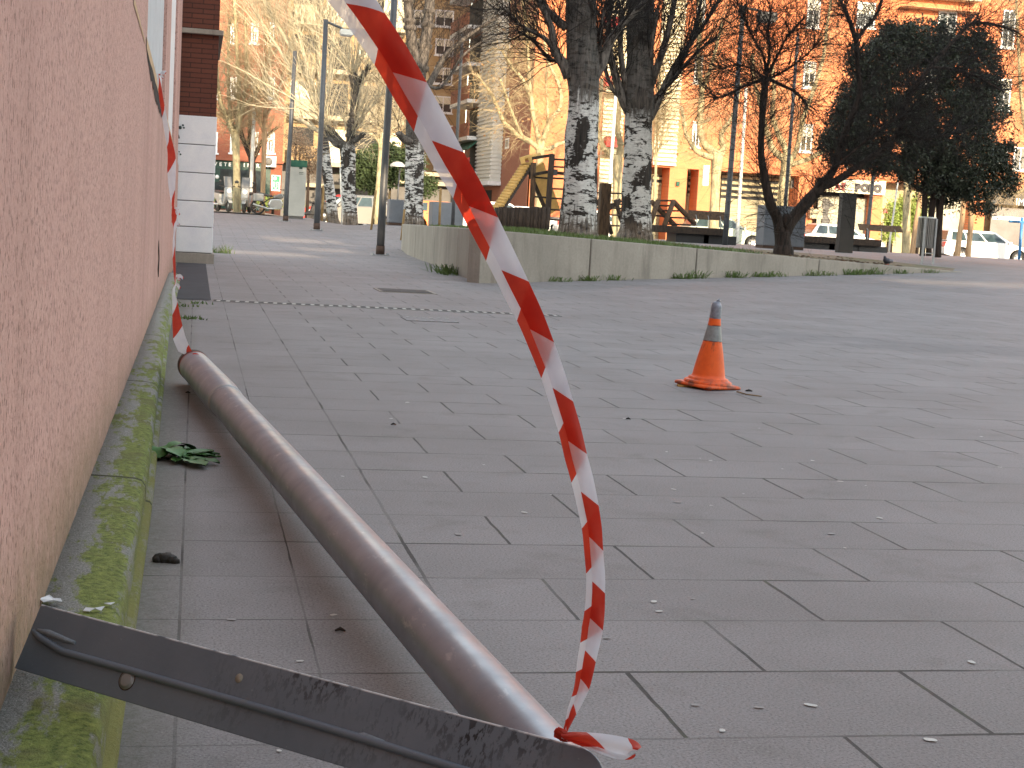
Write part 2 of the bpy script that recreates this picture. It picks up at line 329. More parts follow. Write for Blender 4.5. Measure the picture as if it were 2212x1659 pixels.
def asphalt():
    g = N('asphalt'); p = g.coord('World'); n = g.noise(120, p, 3); return g.fin(g.mix(g.ramp(n, .3, .7), (.045,.045,.047), (.075,.073,.07)), .85)
M['asphalt'] = asphalt(); M['sidewalk'] = plain('pale_sidewalk', (.36,.32,.26), .85, 0, .15, 3, .1)
M['slate'] = plain('dark_slate_slabs', (.030,.032,.042), .85, 0, .3, 5, .2, (1,.4,1))
M['brick_orange'] = brick('orange_brick', (.66,.215,.085), (.58,.18,.072), (.42,.18,.10), .26, .075, .009); M['brick_red'] = brick('red_brick', (.30,.095,.050), (.26,.08,.045), (.20,.09,.06), .26, .075, .009)
M['brick_redside'] = brick('red_brick_side', (.34,.13,.075), (.30,.11,.06), (.24,.11,.07), .26, .075, .009, 'YZ')
M['brick_beige'] = brick('beige_facade_tiles', (.36,.25,.13), (.32,.22,.115), (.28,.20,.11), .6, .3, .01)
M['brick_pillar'] = brick('roman_brick', (.150,.046,.026), (.115,.036,.022), (.035,.016,.012), .31, .0700, .0075, bump=.8, var=.35)
def whiteblocks():
    g = N('white_painted_blocks'); p = g.coord('World'); n = g.noise(3.2, p, 4, .6, .3); f = g.noise(90, p, 3); x, y, z = g.sep(p)
    col = g.mix(g.ramp(n, .4, .7), (.86,.87,.88), (.76,.78,.82)); col = g.mix(g.ramp(f, .3, .7, 0, .15), col, (.4,.4,.38)); col = g.mix(g.math('MULTIPLY', g.ramp(z, .18, .0), g.ramp(g.noise(7, p, 4), .35, .6)), col, (.22,.21,.19))
    return g.fin(col, .8, 0, g.bump(f, .1, .003))
M['white_block'] = whiteblocks(); M['white'] = plain('white_paint', (.72,.73,.75), .6, 0, .12, 5, .1); M['cream'] = plain('cream_paint', (.42,.37,.26), .75, 0, .12, 3, .1)
M['cream_louver'] = plain('cream_louvers', (.74,.66,.48), .7, 0, .1, 3, 0); M['white_louver'] = plain('white_louvers', (.60,.60,.56), .7, 0, .1, 3, 0)
M['shutter'] = plain('grey_roller_shutter', (.34,.32,.25), .6, .1, .12, 2, .05); M['garage'] = plain('beige_garage_slats', (.36,.31,.19), .7, 0, .12, 2, .05)
M['dark'] = plain('dark_interior', (.018,.018,.02), .8, 0, .3, 3, 0); M['greyfront'] = plain('grey_ground_floor', (.13,.125,.12), .8, 0, .2, 2, .1)
def glassmat(name, c, r=.06):
    g = N(name); return g.fin(g.mix(g.ramp(g.noise(1.2, g.coord('World'), 3), .35, .65), c, sc(c, .4)), r, 0, None, .8)
M['glass'] = glassmat('dark_window_glass', (.05,.06,.065)); M['carglass'] = glassmat('car_window_glass', (.035,.06,.065), .12); M['blind'] = plain('pale_roller_blind', (.62,.58,.47), .7, 0, .1, 4, .05)
M['green_shop'] = plain('dark_green_shopfront', (.010,.050,.036), .5, 0, .3, 3, .05); M['green_sign'] = plain('bright_green_sign', (.012,.26,.13), .5, 0, .05, 3, 0); M['signwhite'] = plain('sign_white', (.80,.80,.78), .5, 0, .03, 3, 0)
M['sign_cream'] = plain('cream_shop_sign', (.72,.66,.46), .5, 0, .08, 2, 0); M['ink_red'] = plain('red_lettering', (.33,.05,.045), .5, 0, .1, 4, 0); M['ink_black'] = plain('black_lettering', (.030,.025,.028), .5, 0, .1, 4, 0); M['graffiti'] = plain('dark_green_spray_paint', (.012,.045,.040), .6, 0, .1, 4, 0)
M['awning_green'] = plain('green_awning', (.015,.085,.055), .8, 0, .15, 3, 0); M['awning_red'] = plain('red_awning', (.42,.04,.035), .8, 0, .15, 3, 0)
M['wood'] = bark('weathered_wood', (.10,.056,.028), (.038,.021,.011), .3, 12); M['wood_gold'] = plain('golden_varnished_wood', (.52,.31,.09), .7, 0, .25, 4, .3); M['wood_dark'] = bark('dark_stained_wood', (.045,.028,.018), (.016,.010,.007), .4, 10); M['stake'] = bark('pine_stake', (.34,.22,.09), (.22,.13,.05), .2, 12)
def conemat():
    g = N('orange_plastic'); p = g.coord('Object'); x, y, z = g.sep(p); st = g.noise(30, g.coord('Object', (1.6, 1.6, .18)), 4, .7); n = g.noise(20, p, 4, .65)
    col = g.mix(g.ramp(n, .35, .7), (.95,.135,.010), (.84,.105,.010))
    dirt = g.math('MULTIPLY', g.ramp(st, .54, .66), g.math('MULTIPLY', g.ramp(z, .10, .24), g.ramp(z, .27, .25)))
    col = g.mix(g.math('MULTIPLY', dirt, .7), col, (.13,.035,.012))
    low = g.math('MULTIPLY', g.ramp(z, .065, .028), g.ramp(n, .42, .62)); col = g.mix(g.math('MULTIPLY', low, .8), col, (.11,.045,.028))
    r1 = g.ramp(g.math('ABSOLUTE', g.math('SUBTRACT', z, .338)), .008, .002); r2 = g.ramp(g.math('ABSOLUTE', g.math('SUBTRACT', z, .258)), .007, .002); col = g.mix(g.math('MULTIPLY', g.math('MAXIMUM', r1, r2), g.ramp(n, .35, .5)), col, (.045,.022,.015))
    return g.fin(col, .5, 0, g.bump(n, .1, .003))
M['cone'] = conemat(); M['coneband'] = plain('dirty_grey_reflective_band', (.30,.31,.31), .45, .1, .3, 30, .1); M['duct'] = plain('silver_duct_tape', (.30,.31,.36), .32, .6, .35, 60, .6)
M['sealant'] = plain('grey_sealant', (.22,.25,.28), .7, 0, .2, 80, .3); M['gum_grey'] = plain('trodden_gum', (.34,.32,.31), .8, 0, .2, 60, .2); M['covercon'] = plain('cover_concrete', (.25,.232,.232), .85, 0, .2, 12, .2); M['hole'] = plain('pale_bolt_head', (.30,.275,.22), .7, 0, .25, 60, .2); M['rust'] = plain('rusty_collar', (.085,.050,.036), .8, .2, .4, 40, .3)
M['tyre'] = plain('black_rubber', (.018,.018,.018), .8, 0, .2, 10, .05); M['rim'] = plain('alloy_rim', (.5,.5,.5), .35, .8, .1, 10, 0)
def paint(name, c, metal=.0): return plain(name, c, .22, metal, .05, 1, 0, spec=.6)
M['car_silver'] = paint('silver_car_paint', (.24,.235,.22), .5); M['car_white'] = paint('white_car_paint', (.80,.80,.80)); M['car_red'] = paint('red_car_paint', (.50,.02,.015)); M['car_orange'] = paint('orange_car_paint', (.60,.20,.06)); M['car_green'] = paint('pale_green_car_paint', (.50,.56,.47), .1); M['lamp_red'] = plain('red_lamp_lens', (.55,.03,.03), .2, 0, .05, 5, 0); M['lamp_clear'] = plain('clear_lamp_lens', (.7,.7,.7), .15, 0, .05, 5, 0)
M['plastic_black'] = plain('black_plastic', (.02,.02,.022), .5, 0, .2, 10, 0); M['moto_white'] = paint('white_fairing', (.24,.24,.23)); M['windscreen'] = plain('cloudy_windscreen', (.13,.125,.12), .25, 0, .2, 6, 0); M['chrome'] = plain('dull_chrome', (.5,.5,.48), .3, .9, .1, 9, 0)
M['box_grey'] = plain('blue_grey_metal_box', (.16,.175,.20), .5, .2, .15, 3, .05); M['binmetal'] = polemetal('perforated_bin_metal', (.30,.285,.27), .4, .7); M['kiosk'] = plain('off_white_panel', (.42,.41,.37), .6, 0, .15, 1.5, .05)
M['gum'] = plain('pale_gum', (.60,.585,.55), .7, 0, .15, 60, .2); M['feather_dark'] = plain('slate_plumage', (.035,.035,.05), .6, 0, .3, 40, 0); M['feather'] = plain('grey_plumage', (.19,.18,.20), .7, 0, .3, 40, 0)
M['droppings'] = plain('dark_droppings', (.022,.016,.011), .7, 0, .5, 60, .6); M['paper'] = plain('white_paper', (.72,.72,.74), .7, 0, .1, 30, .3); M['blue'] = plain('blue_metal_frame', (.05,.20,.45), .5, .1, .1, 4, 0); M['cast_iron'] = plain('cast_iron', (.075,.07,.07), .6, .4, .3, 30, .3); M['grate'] = plain('galvanised_grate', (.36,.36,.35), .5, .5, .2, 40, .1)
M['lamp_lens'] = plain('lamp_diffuser', (.70,.70,.72), .3, 0, .05, 4, 0); M['plaster_chip'] = plain('pale_broken_plaster', (.60,.40,.24), .9, 0, .25, 20, .4); M['crack'] = plain('black_mould', (.035,.022,.016), .95, 0, .4, 30, .4)
# ------------------------------------------------------------ terrain
def sm(x, a, b):
    t = max(0., min(1., (x-a)/(b-a))); return t*t*(3-2*t)
def lerp(a, b, t): return a+(b-a)*t
AX, AY = 3.83, 20.8; CXX, CYY = 14.84, 28.0                       # planter front wall, from its corner to its tip
def tline(X): return max(0., min(1.15, (X-AX)/(CXX-AX)))
def yline(X): return AY+(CYY-AY)*(X-AX)/(CXX-AX)
def zleft(Y):
    pts = [(0,0),(33,0),(38,.14),(43,.27),(50,.35),(58,.42),(64,.45),(200,.45)]
    for (a, za), (b, zb) in zip(pts, pts[1:]):
        if Y <= b: return za+(zb-za)*max(0, Y-a)/(b-a)
    return .45
def hz(X, Y):
    zl = zleft(Y) if Y < 64 else lerp(.45, .2, sm(X, 2, 7))
    if Y > 50 and X > 4.5: zl = min(zl, lerp(zl, .22, sm(Y, 54, 66)*sm(X, 3, 6)))
    if X < 3.5: return zl
    if Y > AY and X < AX+(Y-AY)*.0529+.12 and Y < 35.2: return zl
    t = tline(X); yl = yline(X); zf = .36*t*sm(Y, 9+3*t, yl)
    if Y > yl-.01:
        k = sm(Y, yl, 33.5)
        zf = lerp(.36*t, .49, k) if Y < 52 else .49
    zr = zf if Y < 48 else lerp(.49, .05, sm(Y, 48, 60))
    xw = AX+(min(Y, 35.2)-AY)*.0529
    return lerp(zl, zr, sm(X, xw+.1, xw+1.1)) if Y > AY else zr
def ground():
    xs = [-60,-20,-6,-2]+[i*.5 for i in range(-2, 66)]+[36,40,50,70,100,200]
    ys = [-60,-20,-5,0]+[2+i*1. for i in range(0, 66)]+[70,75,80,90,110,150,300,900]
    mb = MB(); n = len(xs)
    for y in ys:
        for x in xs: mb.v.append((x, y, hz(x, y)))
    for j in range(len(ys)-1):
        for i in range(n-1): mb.f.append([j*n+i, j*n+i+1, (j+1)*n+i+1, (j+1)*n+i]); mb.m.append(0); mb.sm.append(True)
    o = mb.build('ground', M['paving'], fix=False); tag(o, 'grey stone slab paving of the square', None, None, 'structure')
ground()
def sheet(name, mat, xs, ys, dz, label, zf=hz):
    mb = MB(); n = len(xs)
    for y in ys:
        for x in xs: mb.v.append((x, y, zf(x, y)+dz))
    for j in range(len(ys)-1):
        for i in range(n-1): mb.f.append([j*n+i, j*n+i+1, (j+1)*n+i+1, (j+1)*n+i]); mb.m.append(0); mb.sm.append(True)
    return tag(mb.build(name, mat, fix=False), label, None, None, 'structure')
fr = lambda a, b, n: [a+(b-a)*i/n for i in range(n+1)]
sheet('road', M['asphalt'], fr(5, 70, 60), fr(66, 80, 14), .006, 'asphalt street behind the square')
sheet('sidewalk', M['sidewalk'], fr(-20, 5.5, 26), fr(64.2, 79.5, 8), .05, 'sunlit pale pavement behind the square on the left')
sheet('far_sidewalk', M['sidewalk'], fr(5.5, 70, 30), fr(80, 86, 3), .12, 'pavement at the foot of the brick buildings')
sheet('path', M['slate'], [-.24, .16], fr(14.45, 22.75, 6), .005, 'dark slate slabs beside the pink wall')
# soil inside the planter
def zsoil(X, Y):
    t = tline(X); top = lerp(.74, .36, min(1, t)); d = Y-yline(X)
    z = top-.03+.045*sm(d, 0, 2.5)+.02*noise.noise(Vector((X*.9, Y*.9, 0)))
    xw = AX+(Y-AY)*.0529; z = min(z, lerp(.74, .64, (Y-AY)/14)-.035+.10*sm(X-xw, .3, 3.0)); z = lerp(z, hz(X, Y)+.015, sm(Y, 30.5, 34.6))
    return z if X < xw+1.2 else max(z, hz(X, Y)+.006)
mb = MB(); nx, ny = 56, 26
for j in range(ny+1):
    for i in range(nx+1):
        s_ = i/nx; X0 = lerp(AX+.12, CXX-.25, s_); Y0 = yline(X0)+.14; X1 = lerp(4.62, CXX+.6, s_); Y1 = 34.7 if s_ < .8 else lerp(34.7, 29.5, (s_-.8)/.2)
        k = j/ny; X = lerp(X0, X1, k); Y = lerp(Y0, Y1, k); mb.v.append((X, Y, zsoil(X, Y)))
for j in range(ny):
    for i in range(nx): mb.f.append([j*(nx+1)+i, j*(nx+1)+i+1, (j+1)*(nx+1)+i+1, (j+1)*(nx+1)+i]); mb.m.append(0); mb.sm.append(True)
tag(mb.build('soil', M['soil'], fix=False), 'bare earth and patchy grass inside the planter', None, None, 'structure')
# planter wall
pw = empty('planter_wall', (AX, AY, 0), 'low cast concrete retaining wall whose top slopes down to the right', 'wall')
def wallrun(p0, p1, z0, z1, zt0, zt1, th, n, into):
    mb = MB(); p0 = Vector(p0); p1 = Vector(p1)
    for i in range(n+1):
        k = i/n; q = p0.lerp(p1, k); zt = max(lerp(zt0, zt1, k), lerp(z0, z1, k)+.01); zb = min(lerp(z0, z1, k), hz(q.x, q.y))-.15; b = q+Vector(into)*th
        mb.v += [(q.x, q.y, zb), (q.x, q.y, zt), (b.x, b.y, zt), (b.x, b.y, zb)]
    for i in range(n):
        for a in range(4): mb.add([], []); mb.f.append([i*4+a, i*4+(a+1) % 4, (i+1)*4+(a+1) % 4, (i+1)*4+a]); mb.m.append(0); mb.sm.append(False)
    mb.f.append([0,1,2,3]); mb.m.append(0); mb.sm.append(False); mb.f.append([n*4+3,n*4+2,n*4+1,n*4]); mb.m.append(0); mb.sm.append(False)
    return mb
_d = Vector((CXX-AX, CYY-AY)).normalized()
segs = [0, .17, .36, .62, 1.0]
for a, b in zip(segs, segs[1:]):
    g_ = .0012; q0 = Vector((AX, AY)).lerp(Vector((CXX, CYY)), a+(g_ if a else 0)); q1 = Vector((AX, AY)).lerp(Vector((CXX, CYY)), b-g_)
    wallrun(q0, q1, .36*a, .36*b, lerp(.74, .36, a), lerp(.74, .365, b), .25, 10, (-_d.y*1, _d.x*1)).build('wall_section', M['concrete'], pw, bevel=.012)
for a, b in ((0, .2), (.2, .46), (.46, .74), (.74, 1)):
    q0 = Vector((AX, AY+.005)).lerp(Vector((4.57, 34.8)), a+.0008); q1 = Vector((AX, AY)).lerp(Vector((4.57, 34.8)), b-.0008)
    if a == 0: q0 = Vector((AX-.002, AY+.13))
    wallrun(q0, q1, 0, 0, lerp(.74, .64, a), lerp(.74, .64, b), .25, 6, (1, -.05)).build('wall_section', M['concrete'], pw, bevel=.012)
# ------------------------------------------------------------ pink wall, kerb, brick pillar
XW = -.273
wall = empty('building', (XW-.3, 5, 0), 'salmon pink stucco building front with window recess along the left', 'building')
def zs(Y): return lerp(1.70, 1.53, (Y-8)/8.3)
mb = MB()
mb.box((XW-.5, -3, 0), (XW, 8.15, 9))
n = 16
mb.prism([(8.15, 0), (22.9, 0)]+[(lerp(22.9, 8.15, i/n), zs(lerp(22.9, 8.15, i/n))) for i in range(n+1)], XW-.5, XW, ax='x')
mb.box((XW-.5, 8.151, 1.2), (XW-.10, 22.9, 9))
mb.build('wall', M['stucco'], wall)
XR = XW-.10
def yat(px, py, X): return PX(px, py, X)[1]
# white slatted shutter, plaster piers and white strip seen in the recess
y1 = yat(346, 100, XR+.02); y2 = yat(364, 100, XR+.05); y3 = yat(377, 60, XR+.05)
mb = MB(); yy = 8.3; k = 0
while yy < y1:
    mb.box((XR+.004, yy, zs(yy)+.02), (XR+.03+.012*(k % 2), yy+.055, 7)); yy += .07; k += 1
mb.build('window_shutter', M['white'], wall)
mb = MB(); mb.box((XR+.003, y1+.02, 1.3), (XR+.07, y2, 8.9)); mb.build('pier', M['stucco'], wall)
mb = MB(); mb.box((XR+.004, y2+.01, 1.4), (XR+.06, y3, 8.8)); mb.build('white_trim', M['white'], wall)
mb = MB(); mb.box((XR+.003, y3+.01, 1.3), (XR+.085, 22.88, 8.9)); mb.build('pier', M['stucco'], wall)
# broken plaster along the sill edge with mould under it
mb = MB(); r2 = random.Random(3); pts = []
for i in range(60):
    Y = lerp(8.0, 16.5, i/59); t = .020+.014*noise.noise(Vector((Y*1.7, 0, 0))); mb.v += [(XW+.004, Y, zs(Y)-.03-abs(t)), (XW+.004, Y, zs(Y)+.004), (XW-.09, Y, zs(Y)+.006)]
for i in range(59):
    for a in (0, 1): mb.f.append([i*3+a, i*3+a+1, (i+1)*3+a+1, (i+1)*3+a]); mb.m.append(0); mb.sm.append(False)
mb.build('sill_edge', M['plaster_chip'], wall, fix=False)
mb = MB()
for i in range(40):
    Y = lerp(8.1, 12.6, i/39); k = math.sin(math.pi*i/39)**.6; t = .10*k*(1+.5*noise.noise(Vector((Y*5, 3, 0)))); mb.v += [(XW+.003, Y, zs(Y)-.045-t), (XW+.003, Y, zs(Y)-.04)]
for i in range(39): mb.f.append([i*2, i*2+1, i*2+3, i*2+2]); mb.m.append(0); mb.sm.append(False)
mb.build('mould_stain', M['crack'], wall, fix=False)
mb = MB()                                                            # long pale scar in the plaster above
a_, b_ = PX(289, 0, XW+.002), PX(313, 90, XW+.002)
for i in range(30):
    k = i/29; q = a_.lerp(b_, k); t = .016+.012*noise.noise(Vector((k*9, 7, 0))); e = t*(1-k*.6)
    mb.v += [(XW+.003, q.y, q.z-e), (XW+.003, q.y, q.z+e)]
for i in range(29): mb.f.append([i*2, i*2+1, i*2+3, i*2+2]); mb.m.append(0); mb.sm.append(False)
mb.build('plaster_scar', M['plaster_chip'], wall, fix=False)
mb = MB(); cp = [PX(x, y, XW+.002) for x, y in ((343,520),(342,540),(343,560),(341,580),(342,598))]
mb.tube(cp, [.003,.008,.006,.009,.003], 4); mb.build('crack', M['crack'], wall)
# kerb
def kprof(Y):
    j = .004*noise.noise(Vector((Y*3, 1, 0)))+.003*noise.noise(Vector((Y*11, 4, 0)))
    o = -.103-.004*(Y-2.5)/2.2 if Y < 4.7 else -.107-.009*(Y-4.7)
    o = max(o, -.16)
    return [(XW-.02, -.05), (XW-.02, .108+j), (-.20+j, .104+j), (o-.040, .100+j), (o-.022, .094), (o-.012+j, .078), (o-.010, .055), (o-.010, .034), (o+.002, .030), (o+.008, .022), (o+.009, -.05)]
mb = MB(); Yk = fr(-.5, 17.4, 358); prev = None
for Y in Yk:
    pr = kprof(Y); n = len(pr); mb.v += [(x, Y, z) for x, z in pr]
for j in range(len(Yk)-1):
    for i in range(n-1): mb.f.append([j*n+i, j*n+i+1, (j+1)*n+i+1, (j+1)*n+i]); mb.m.append(0); mb.sm.append(True)
mb.f.append([(len(Yk)-1)*n+i for i in range(n)]); mb.m.append(0); mb.sm.append(False)
tag(mb.build('kerb', M['kerb'], None, fix=False), 'mossy rounded concrete kerb along the foot of the pink wall', 'kerb')
# brick pillar with painted base
pil = empty('brick_building', (-.3, 22.95, 0), 'corner of dark red brick building with white painted base behind pink wall', 'building')
YP = 22.95; xr = P(458, 555, YP)[0]; xr2 = P(477.5, 60, YP)[0]
zj = [P(420, y, YP)[2] for y in (546, 490, 434, 373, 312, 249)]
mb = MB(); mb.box((-2.2, YP-.03, -.1), (xr+.03, YP+4, zj[0]-.005)); mb.build('plinth', M['concrete'], pil, bevel=.01)
for a, b in zip(zj, zj[1:]):
    mb = MB(); mb.box((-2.2, YP, a+.006), (xr, YP+4, b-.006)); mb.build('base_block', M['white_block'], pil, bevel=.008)
mb = MB(); mb.box((-2.15, YP+.02, zj[0]-.01), (xr-.02, YP+3.9, zj[-1])); mb.build('joint_core', M['greyfront'], pil)
zc = P(470, 77, YP)[2]; zc2 = P(470, 66, YP)[2]
mb = MB(); mb.box((-2.2, YP+.012, zj[-1]-.005), (xr-.012, YP+4, zc)); mb.box((-2.2, YP+.012, zc2), (xr-.012, YP+4, 16)); mb.build('brickwork', M['brick_pillar'], pil)
mb = MB(); mb.box((-2.2, YP-.07, zc), (xr+.05, YP+4, zc2)); mb.build('ledge', M['concrete'], pil, bevel=.008)
def spray(pts, r):
    q = [P(x, y, YP-.004) for x, y in pts]; m = MB()
    m.tube(q, r, 6); return m
m = MB(); f6 = lambda x, y: (219.4+.2315*x, .2315*y)
def dot(x, y, r):
    px, py = f6(x, y); m_ = MB(); m_.disc(P(px, py, YP-.003), r, 12, (0,-1,0), th=.002); m_.build('graffiti_dot', M['graffiti'], pil)
dot(734, 1190, .024); dot(760, 1168, .014); dot(769, 1192, .014); dot(702, 1434, .019); dot(724, 1416, .010); dot(737, 1440, .013); dot(672, 1165, .018)
for path, r in (([(672,1222),(705,1216)], .018), ([(672,1282),(690,1262),(712,1252),(690,1240)], .010), ([(712,1252),(722,1280),(728,1286),(700,1284),(668,1284)], .011), ([(678,1412),(684,1420)], .008)):
    q = [P(*f6(x, y), YP-.002) for x, y in path]
    m_ = MB(); m_.tube(q, [r*.9]+[r]*(len(q)-2)+[r*.8], 8); m_.v = [(v[0], YP-.0025+(v[1]-YP)*.05, v[2]) for v in m_.v]; m_.build('graffiti_stroke', M['graffiti'], pil)
# ------------------------------------------------------------ unseen building behind viewer, shaped to shade the square, slots added for sun streaks
te = math.tan(SUN_EL)/math.cos(SUN_AZ)
YB = -22.; ZT = .45+te*(65.5-YB)
mb = MB(); z1 = te*(34.0-YB); 
def occ(x0, x1, z0, z1_): mb.box((x0, YB-.35, z0), (x1, YB, z1_))
def sx(X, Y): return X+(Y-YB)*math.tan(SUN_AZ)
def zg(Y, z=0): return z+te*(Y-YB)
last = 0.
for y0_, y1_, x0_, x1_, z_ in ((23.4,24.8,11.3,15,.17),(28.1,30.2,.35,2.2,0),(32.5,34.0,2.1,3.4,0),(35.9,38.1,1.6,3.4,.08)):
    a_, b_ = zg(y0_, z_), zg(y1_, z_); ym = (y0_+y1_)/2
    occ(-40, 90, last, a_-.001); occ(-40, sx(x0_, ym), a_, b_); occ(sx(x1_, ym), 90, a_, b_); last = b_+.001
occ(-40, 90, last, ZT)
BACK = mb.build('unseen_shade_building', M['concrete']); tag(BACK, 'unseen thin concrete building behind the viewer, shaped to shade the paving, slotted for sun streaks', None, None, 'structure')
# ------------------------------------------------------------ facades behind the square
def FX(x, Y): return P(x, 300, Y)[0]
def fpt(x, y, Y): q = P(x, y, Y); return q.x, q.z
def window(par, x, y0, y1, wpx, Y, style='blind', group=None):          # pixel box on the facade plane Y
    xa, za = fpt(x-wpx/2, (y0+y1)/2, Y); xb, _ = fpt(x+wpx/2, (y0+y1)/2, Y); _, zt = fpt(x, y0, Y); _, zb = fpt(x, y1, Y)
    m = MB(); t = .09
    m.box((xa, Y-.07, zb), (xa+t, Y+.02, zt)); m.box((xb-t, Y-.07, zb), (xb, Y+.02, zt)); m.box((xa+t, Y-.07, zt-t), (xb-t, Y+.02, zt)); m.box((xa+t, Y-.07, zb), (xb-t, Y+.02, zb+t))
    xm = (xa+xb)/2; m.box((xm-.035, Y-.05, zb+t), (xm+.035, Y+.0, zt-t))
    f = m.build('window', M['white'], par)
    zmid = lerp(zb, zt, .55) if style == 'blind' else zt-t
    m = MB(); m.box((xa+t, Y-.02, zb+t), (xb-t, Y-.01, zmid)); m.build('pane', M['glass'], f)
    if style == 'blind': m = MB(); m.box((xa+t, Y-.035, zmid+.002), (xb-t, Y-.012, zt-t)); m.build('blind', M['blind'], f)
    m = MB(); m.box((xa-.08, Y-.14, zb-.09), (xb+.08, Y+.02, zb-.004)); m.build('sill', M['white'], f)
def louvers(par, xa, xb, z0, z1, Y, mat, name='louvers', step=.16, dep=.09, open_=False):
    m = MB(); z = z0; sl = .40 if open_ else .75
    while z < z1-.05:
        m.add([(xa, Y-dep, z), (xb, Y-dep, z), (xb, Y-.01, z+step*sl), (xa, Y-.01, z+step*sl), (xa, Y-dep, z+.03), (xb, Y-dep, z+.03), (xb, Y-.01, z+step*sl+.03), (xa, Y-.01, z+step*sl+.03)],
              [(0,3,2,1),(4,5,6,7),(0,1,5,4),(1,2,6,5),(2,3,7,6),(3,0,4,7)]); z += step
    if not open_: m.box((xa, Y-.009, z0), (xb, Y+.001, z1))
    return m.build(name, mat, par)
def text(par, s, x, y, z, size, mat, name='lettering', ext=.02, rot=(math.pi/2, 0, 0), spacing=1., bold=0.):
    cu = bpy.data.curves.new('txt', 'FONT'); cu.body = s; cu.size = size; cu.extrude = ext; cu.space_character = spacing; cu.offset = bold
    t = bpy.data.objects.new('txt', cu); COL.objects.link(t); bpy.context.view_layer.update()
    me = bpy.data.meshes.new_from_object(t.evaluated_get(bpy.context.evaluated_depsgraph_get())); bpy.data.objects.remove(t); me.name = name
    me.materials.clear(); me.materials.append(mat)
    me.transform(Matrix.Translation((x, y, z)) @ __import__('mathutils').Euler(rot).to_matrix().to_4x4())
    o = bpy.data.objects.new(name, me); COL.objects.link(o)
    if par: o.parent = par; o.matrix_parent_inverse = parent_inv(par)
    return o
YF = 86.
# --- orange brick block on the right
XC = FX(1146, YF)
b3 = empty('apartment_building', (XC+12, YF+8, 0), 'bright orange brick apartment block with louvred columns above closed ground floor garages', 'building')
zg0 = fpt(1600, 372, YF)[1]                                            # underside of the overhanging floors
mb = MB(); mb.box((XC, YF, zg0), (62, YF+22, 26)); mb.build('wall', [M['brick_orange']], b3)
mb = MB(); mb.box((XC-.012, YF+.02, 0), (XC+.1, YF+22, 26)); mb.build('side_wall', M['brick_redside'], b3)
mb = MB(); mb.box((XC+.1, YF+1.6, -.2), (61, YF+21, zg0-.01)); mb.build('ground_floor_wall', M['garage'], b3)
for xa, xb in ((1146,1410),(1452,1490),(1515,1562),(1733,1768),(1896,1918),(2112,2142)):
    A, B = FX(xa, YF), FX(xb, YF); mb = MB(); mb.box((A, YF+.02, -.2), (B, YF+1.62, zg0-.003)); mb.build('brick_column', M['brick_orange'], b3)
def gpart(name, mat, xa, xb, y0, y1, Y, th=.1):
    A, za = fpt(xa, y0, Y); B, _ = fpt(xb, y0, Y); _, zb = fpt((xa+xb)/2, y1, Y); mb = MB(); mb.box((A, Y-th, max(zb, -.2)), (B, Y, za)); return mb.build(name, mat, b3)
for xa, xb, yt, ym in ((1412,1452,378,400),(1490,1515,372,424),(1562,1686,376,434)):
    A, z1_ = fpt(xa, yt, YF+1.3); B, _ = fpt(xb, yt, YF+1.3); zm = fpt(xa, ym, YF+1.3)[1]
    mb = MB(); mb.box((A, YF+1.5, zm), (B, YF+1.58, z1_)); mb.build('dark_opening', M['dark'], b3)
    louvers(b3, A, B, zm, z1_, YF+1.45, M['garage'], 'vent_louvers', .34, .05, True)
    louvers(b3, A, B, -.1, zm-.02, YF+1.5, M['garage'], 'garage_door', .24, .06)
ac = gpart('ac_unit', M['cream'], 1706, 1733, 383, 408, YF+1.2, .4)
for cx in (1713, 1726): mb = MB(); x_, z_ = fpt(cx, 396, YF+.79); mb.box((x_-.13, YF+.77, z_-.25), (x_+.13, YF+.795, z_+.25)); mb.build('fan_grille', M['greyfront'], ac)
gpart('ac_unit', M['cream'], 1746, 1773, 449, 472, YF-.02, .35)
gpart('hanging_sign', M['signwhite'], 1519, 1531, 357, 401, YF-1.2, .15)
gpart('small_green_sign', M['awning_green'], 1461, 1468, 392, 402, YF-.05, .08)
# bar with cream sign
gpart('dark_opening', M['dark'], 1768, 1897, 384, 560, YF+1.3, .05)
gpart('roller_shutter', M['shutter'], 1777, 1897, 425, 560, YF+.9, .05)
louvers(b3, FX(1778, YF+.8), FX(1896, YF+.8), 0, fpt(1830, 426, YF+.8)[1], YF+.84, M['shutter'], 'shutter_slats', .11, .02)
q = [P(x, y, YF+.72) for x, y in ((1779,428),(1790,430),(1803,445),(1792,447),(1788,466),(1793,475),(1791,486),(1775,484))]
mb = MB(); mb.prism([(v.x, v.z) for v in q], YF+.72, YF+.735); mb.build('graffiti', M['greyfront'], b3)
sg = gpart('shop_sign', M['sign_cream'], 1782, 1911, 384, 418, YF-.02, .25)
def sign_letters(s, xs, ybase, px, mat, par, Y, bold=.03):
    for ch, x in zip(s, xs):
        X, Z = fpt(x, ybase, Y); text(par, ch, X, Y, Z, px*Y/FPX/.72, mat, 'letter', .02, bold=bold)
sign_letters('BAR', (1790, 1803, 1817), 409, 15, M['ink_red'], sg, YF-.29); sign_letters('PO', (1847, 1860), 412, 15, M['ink_black'], sg, YF-.29, .07); sign_letters('LO', (1876, 1888), 413.5, 15, M['ink_black'], sg, YF-.29, .07)
gpart('notice_box', M['ink_red'], 1908, 1917, 450, 463, YF, .08)
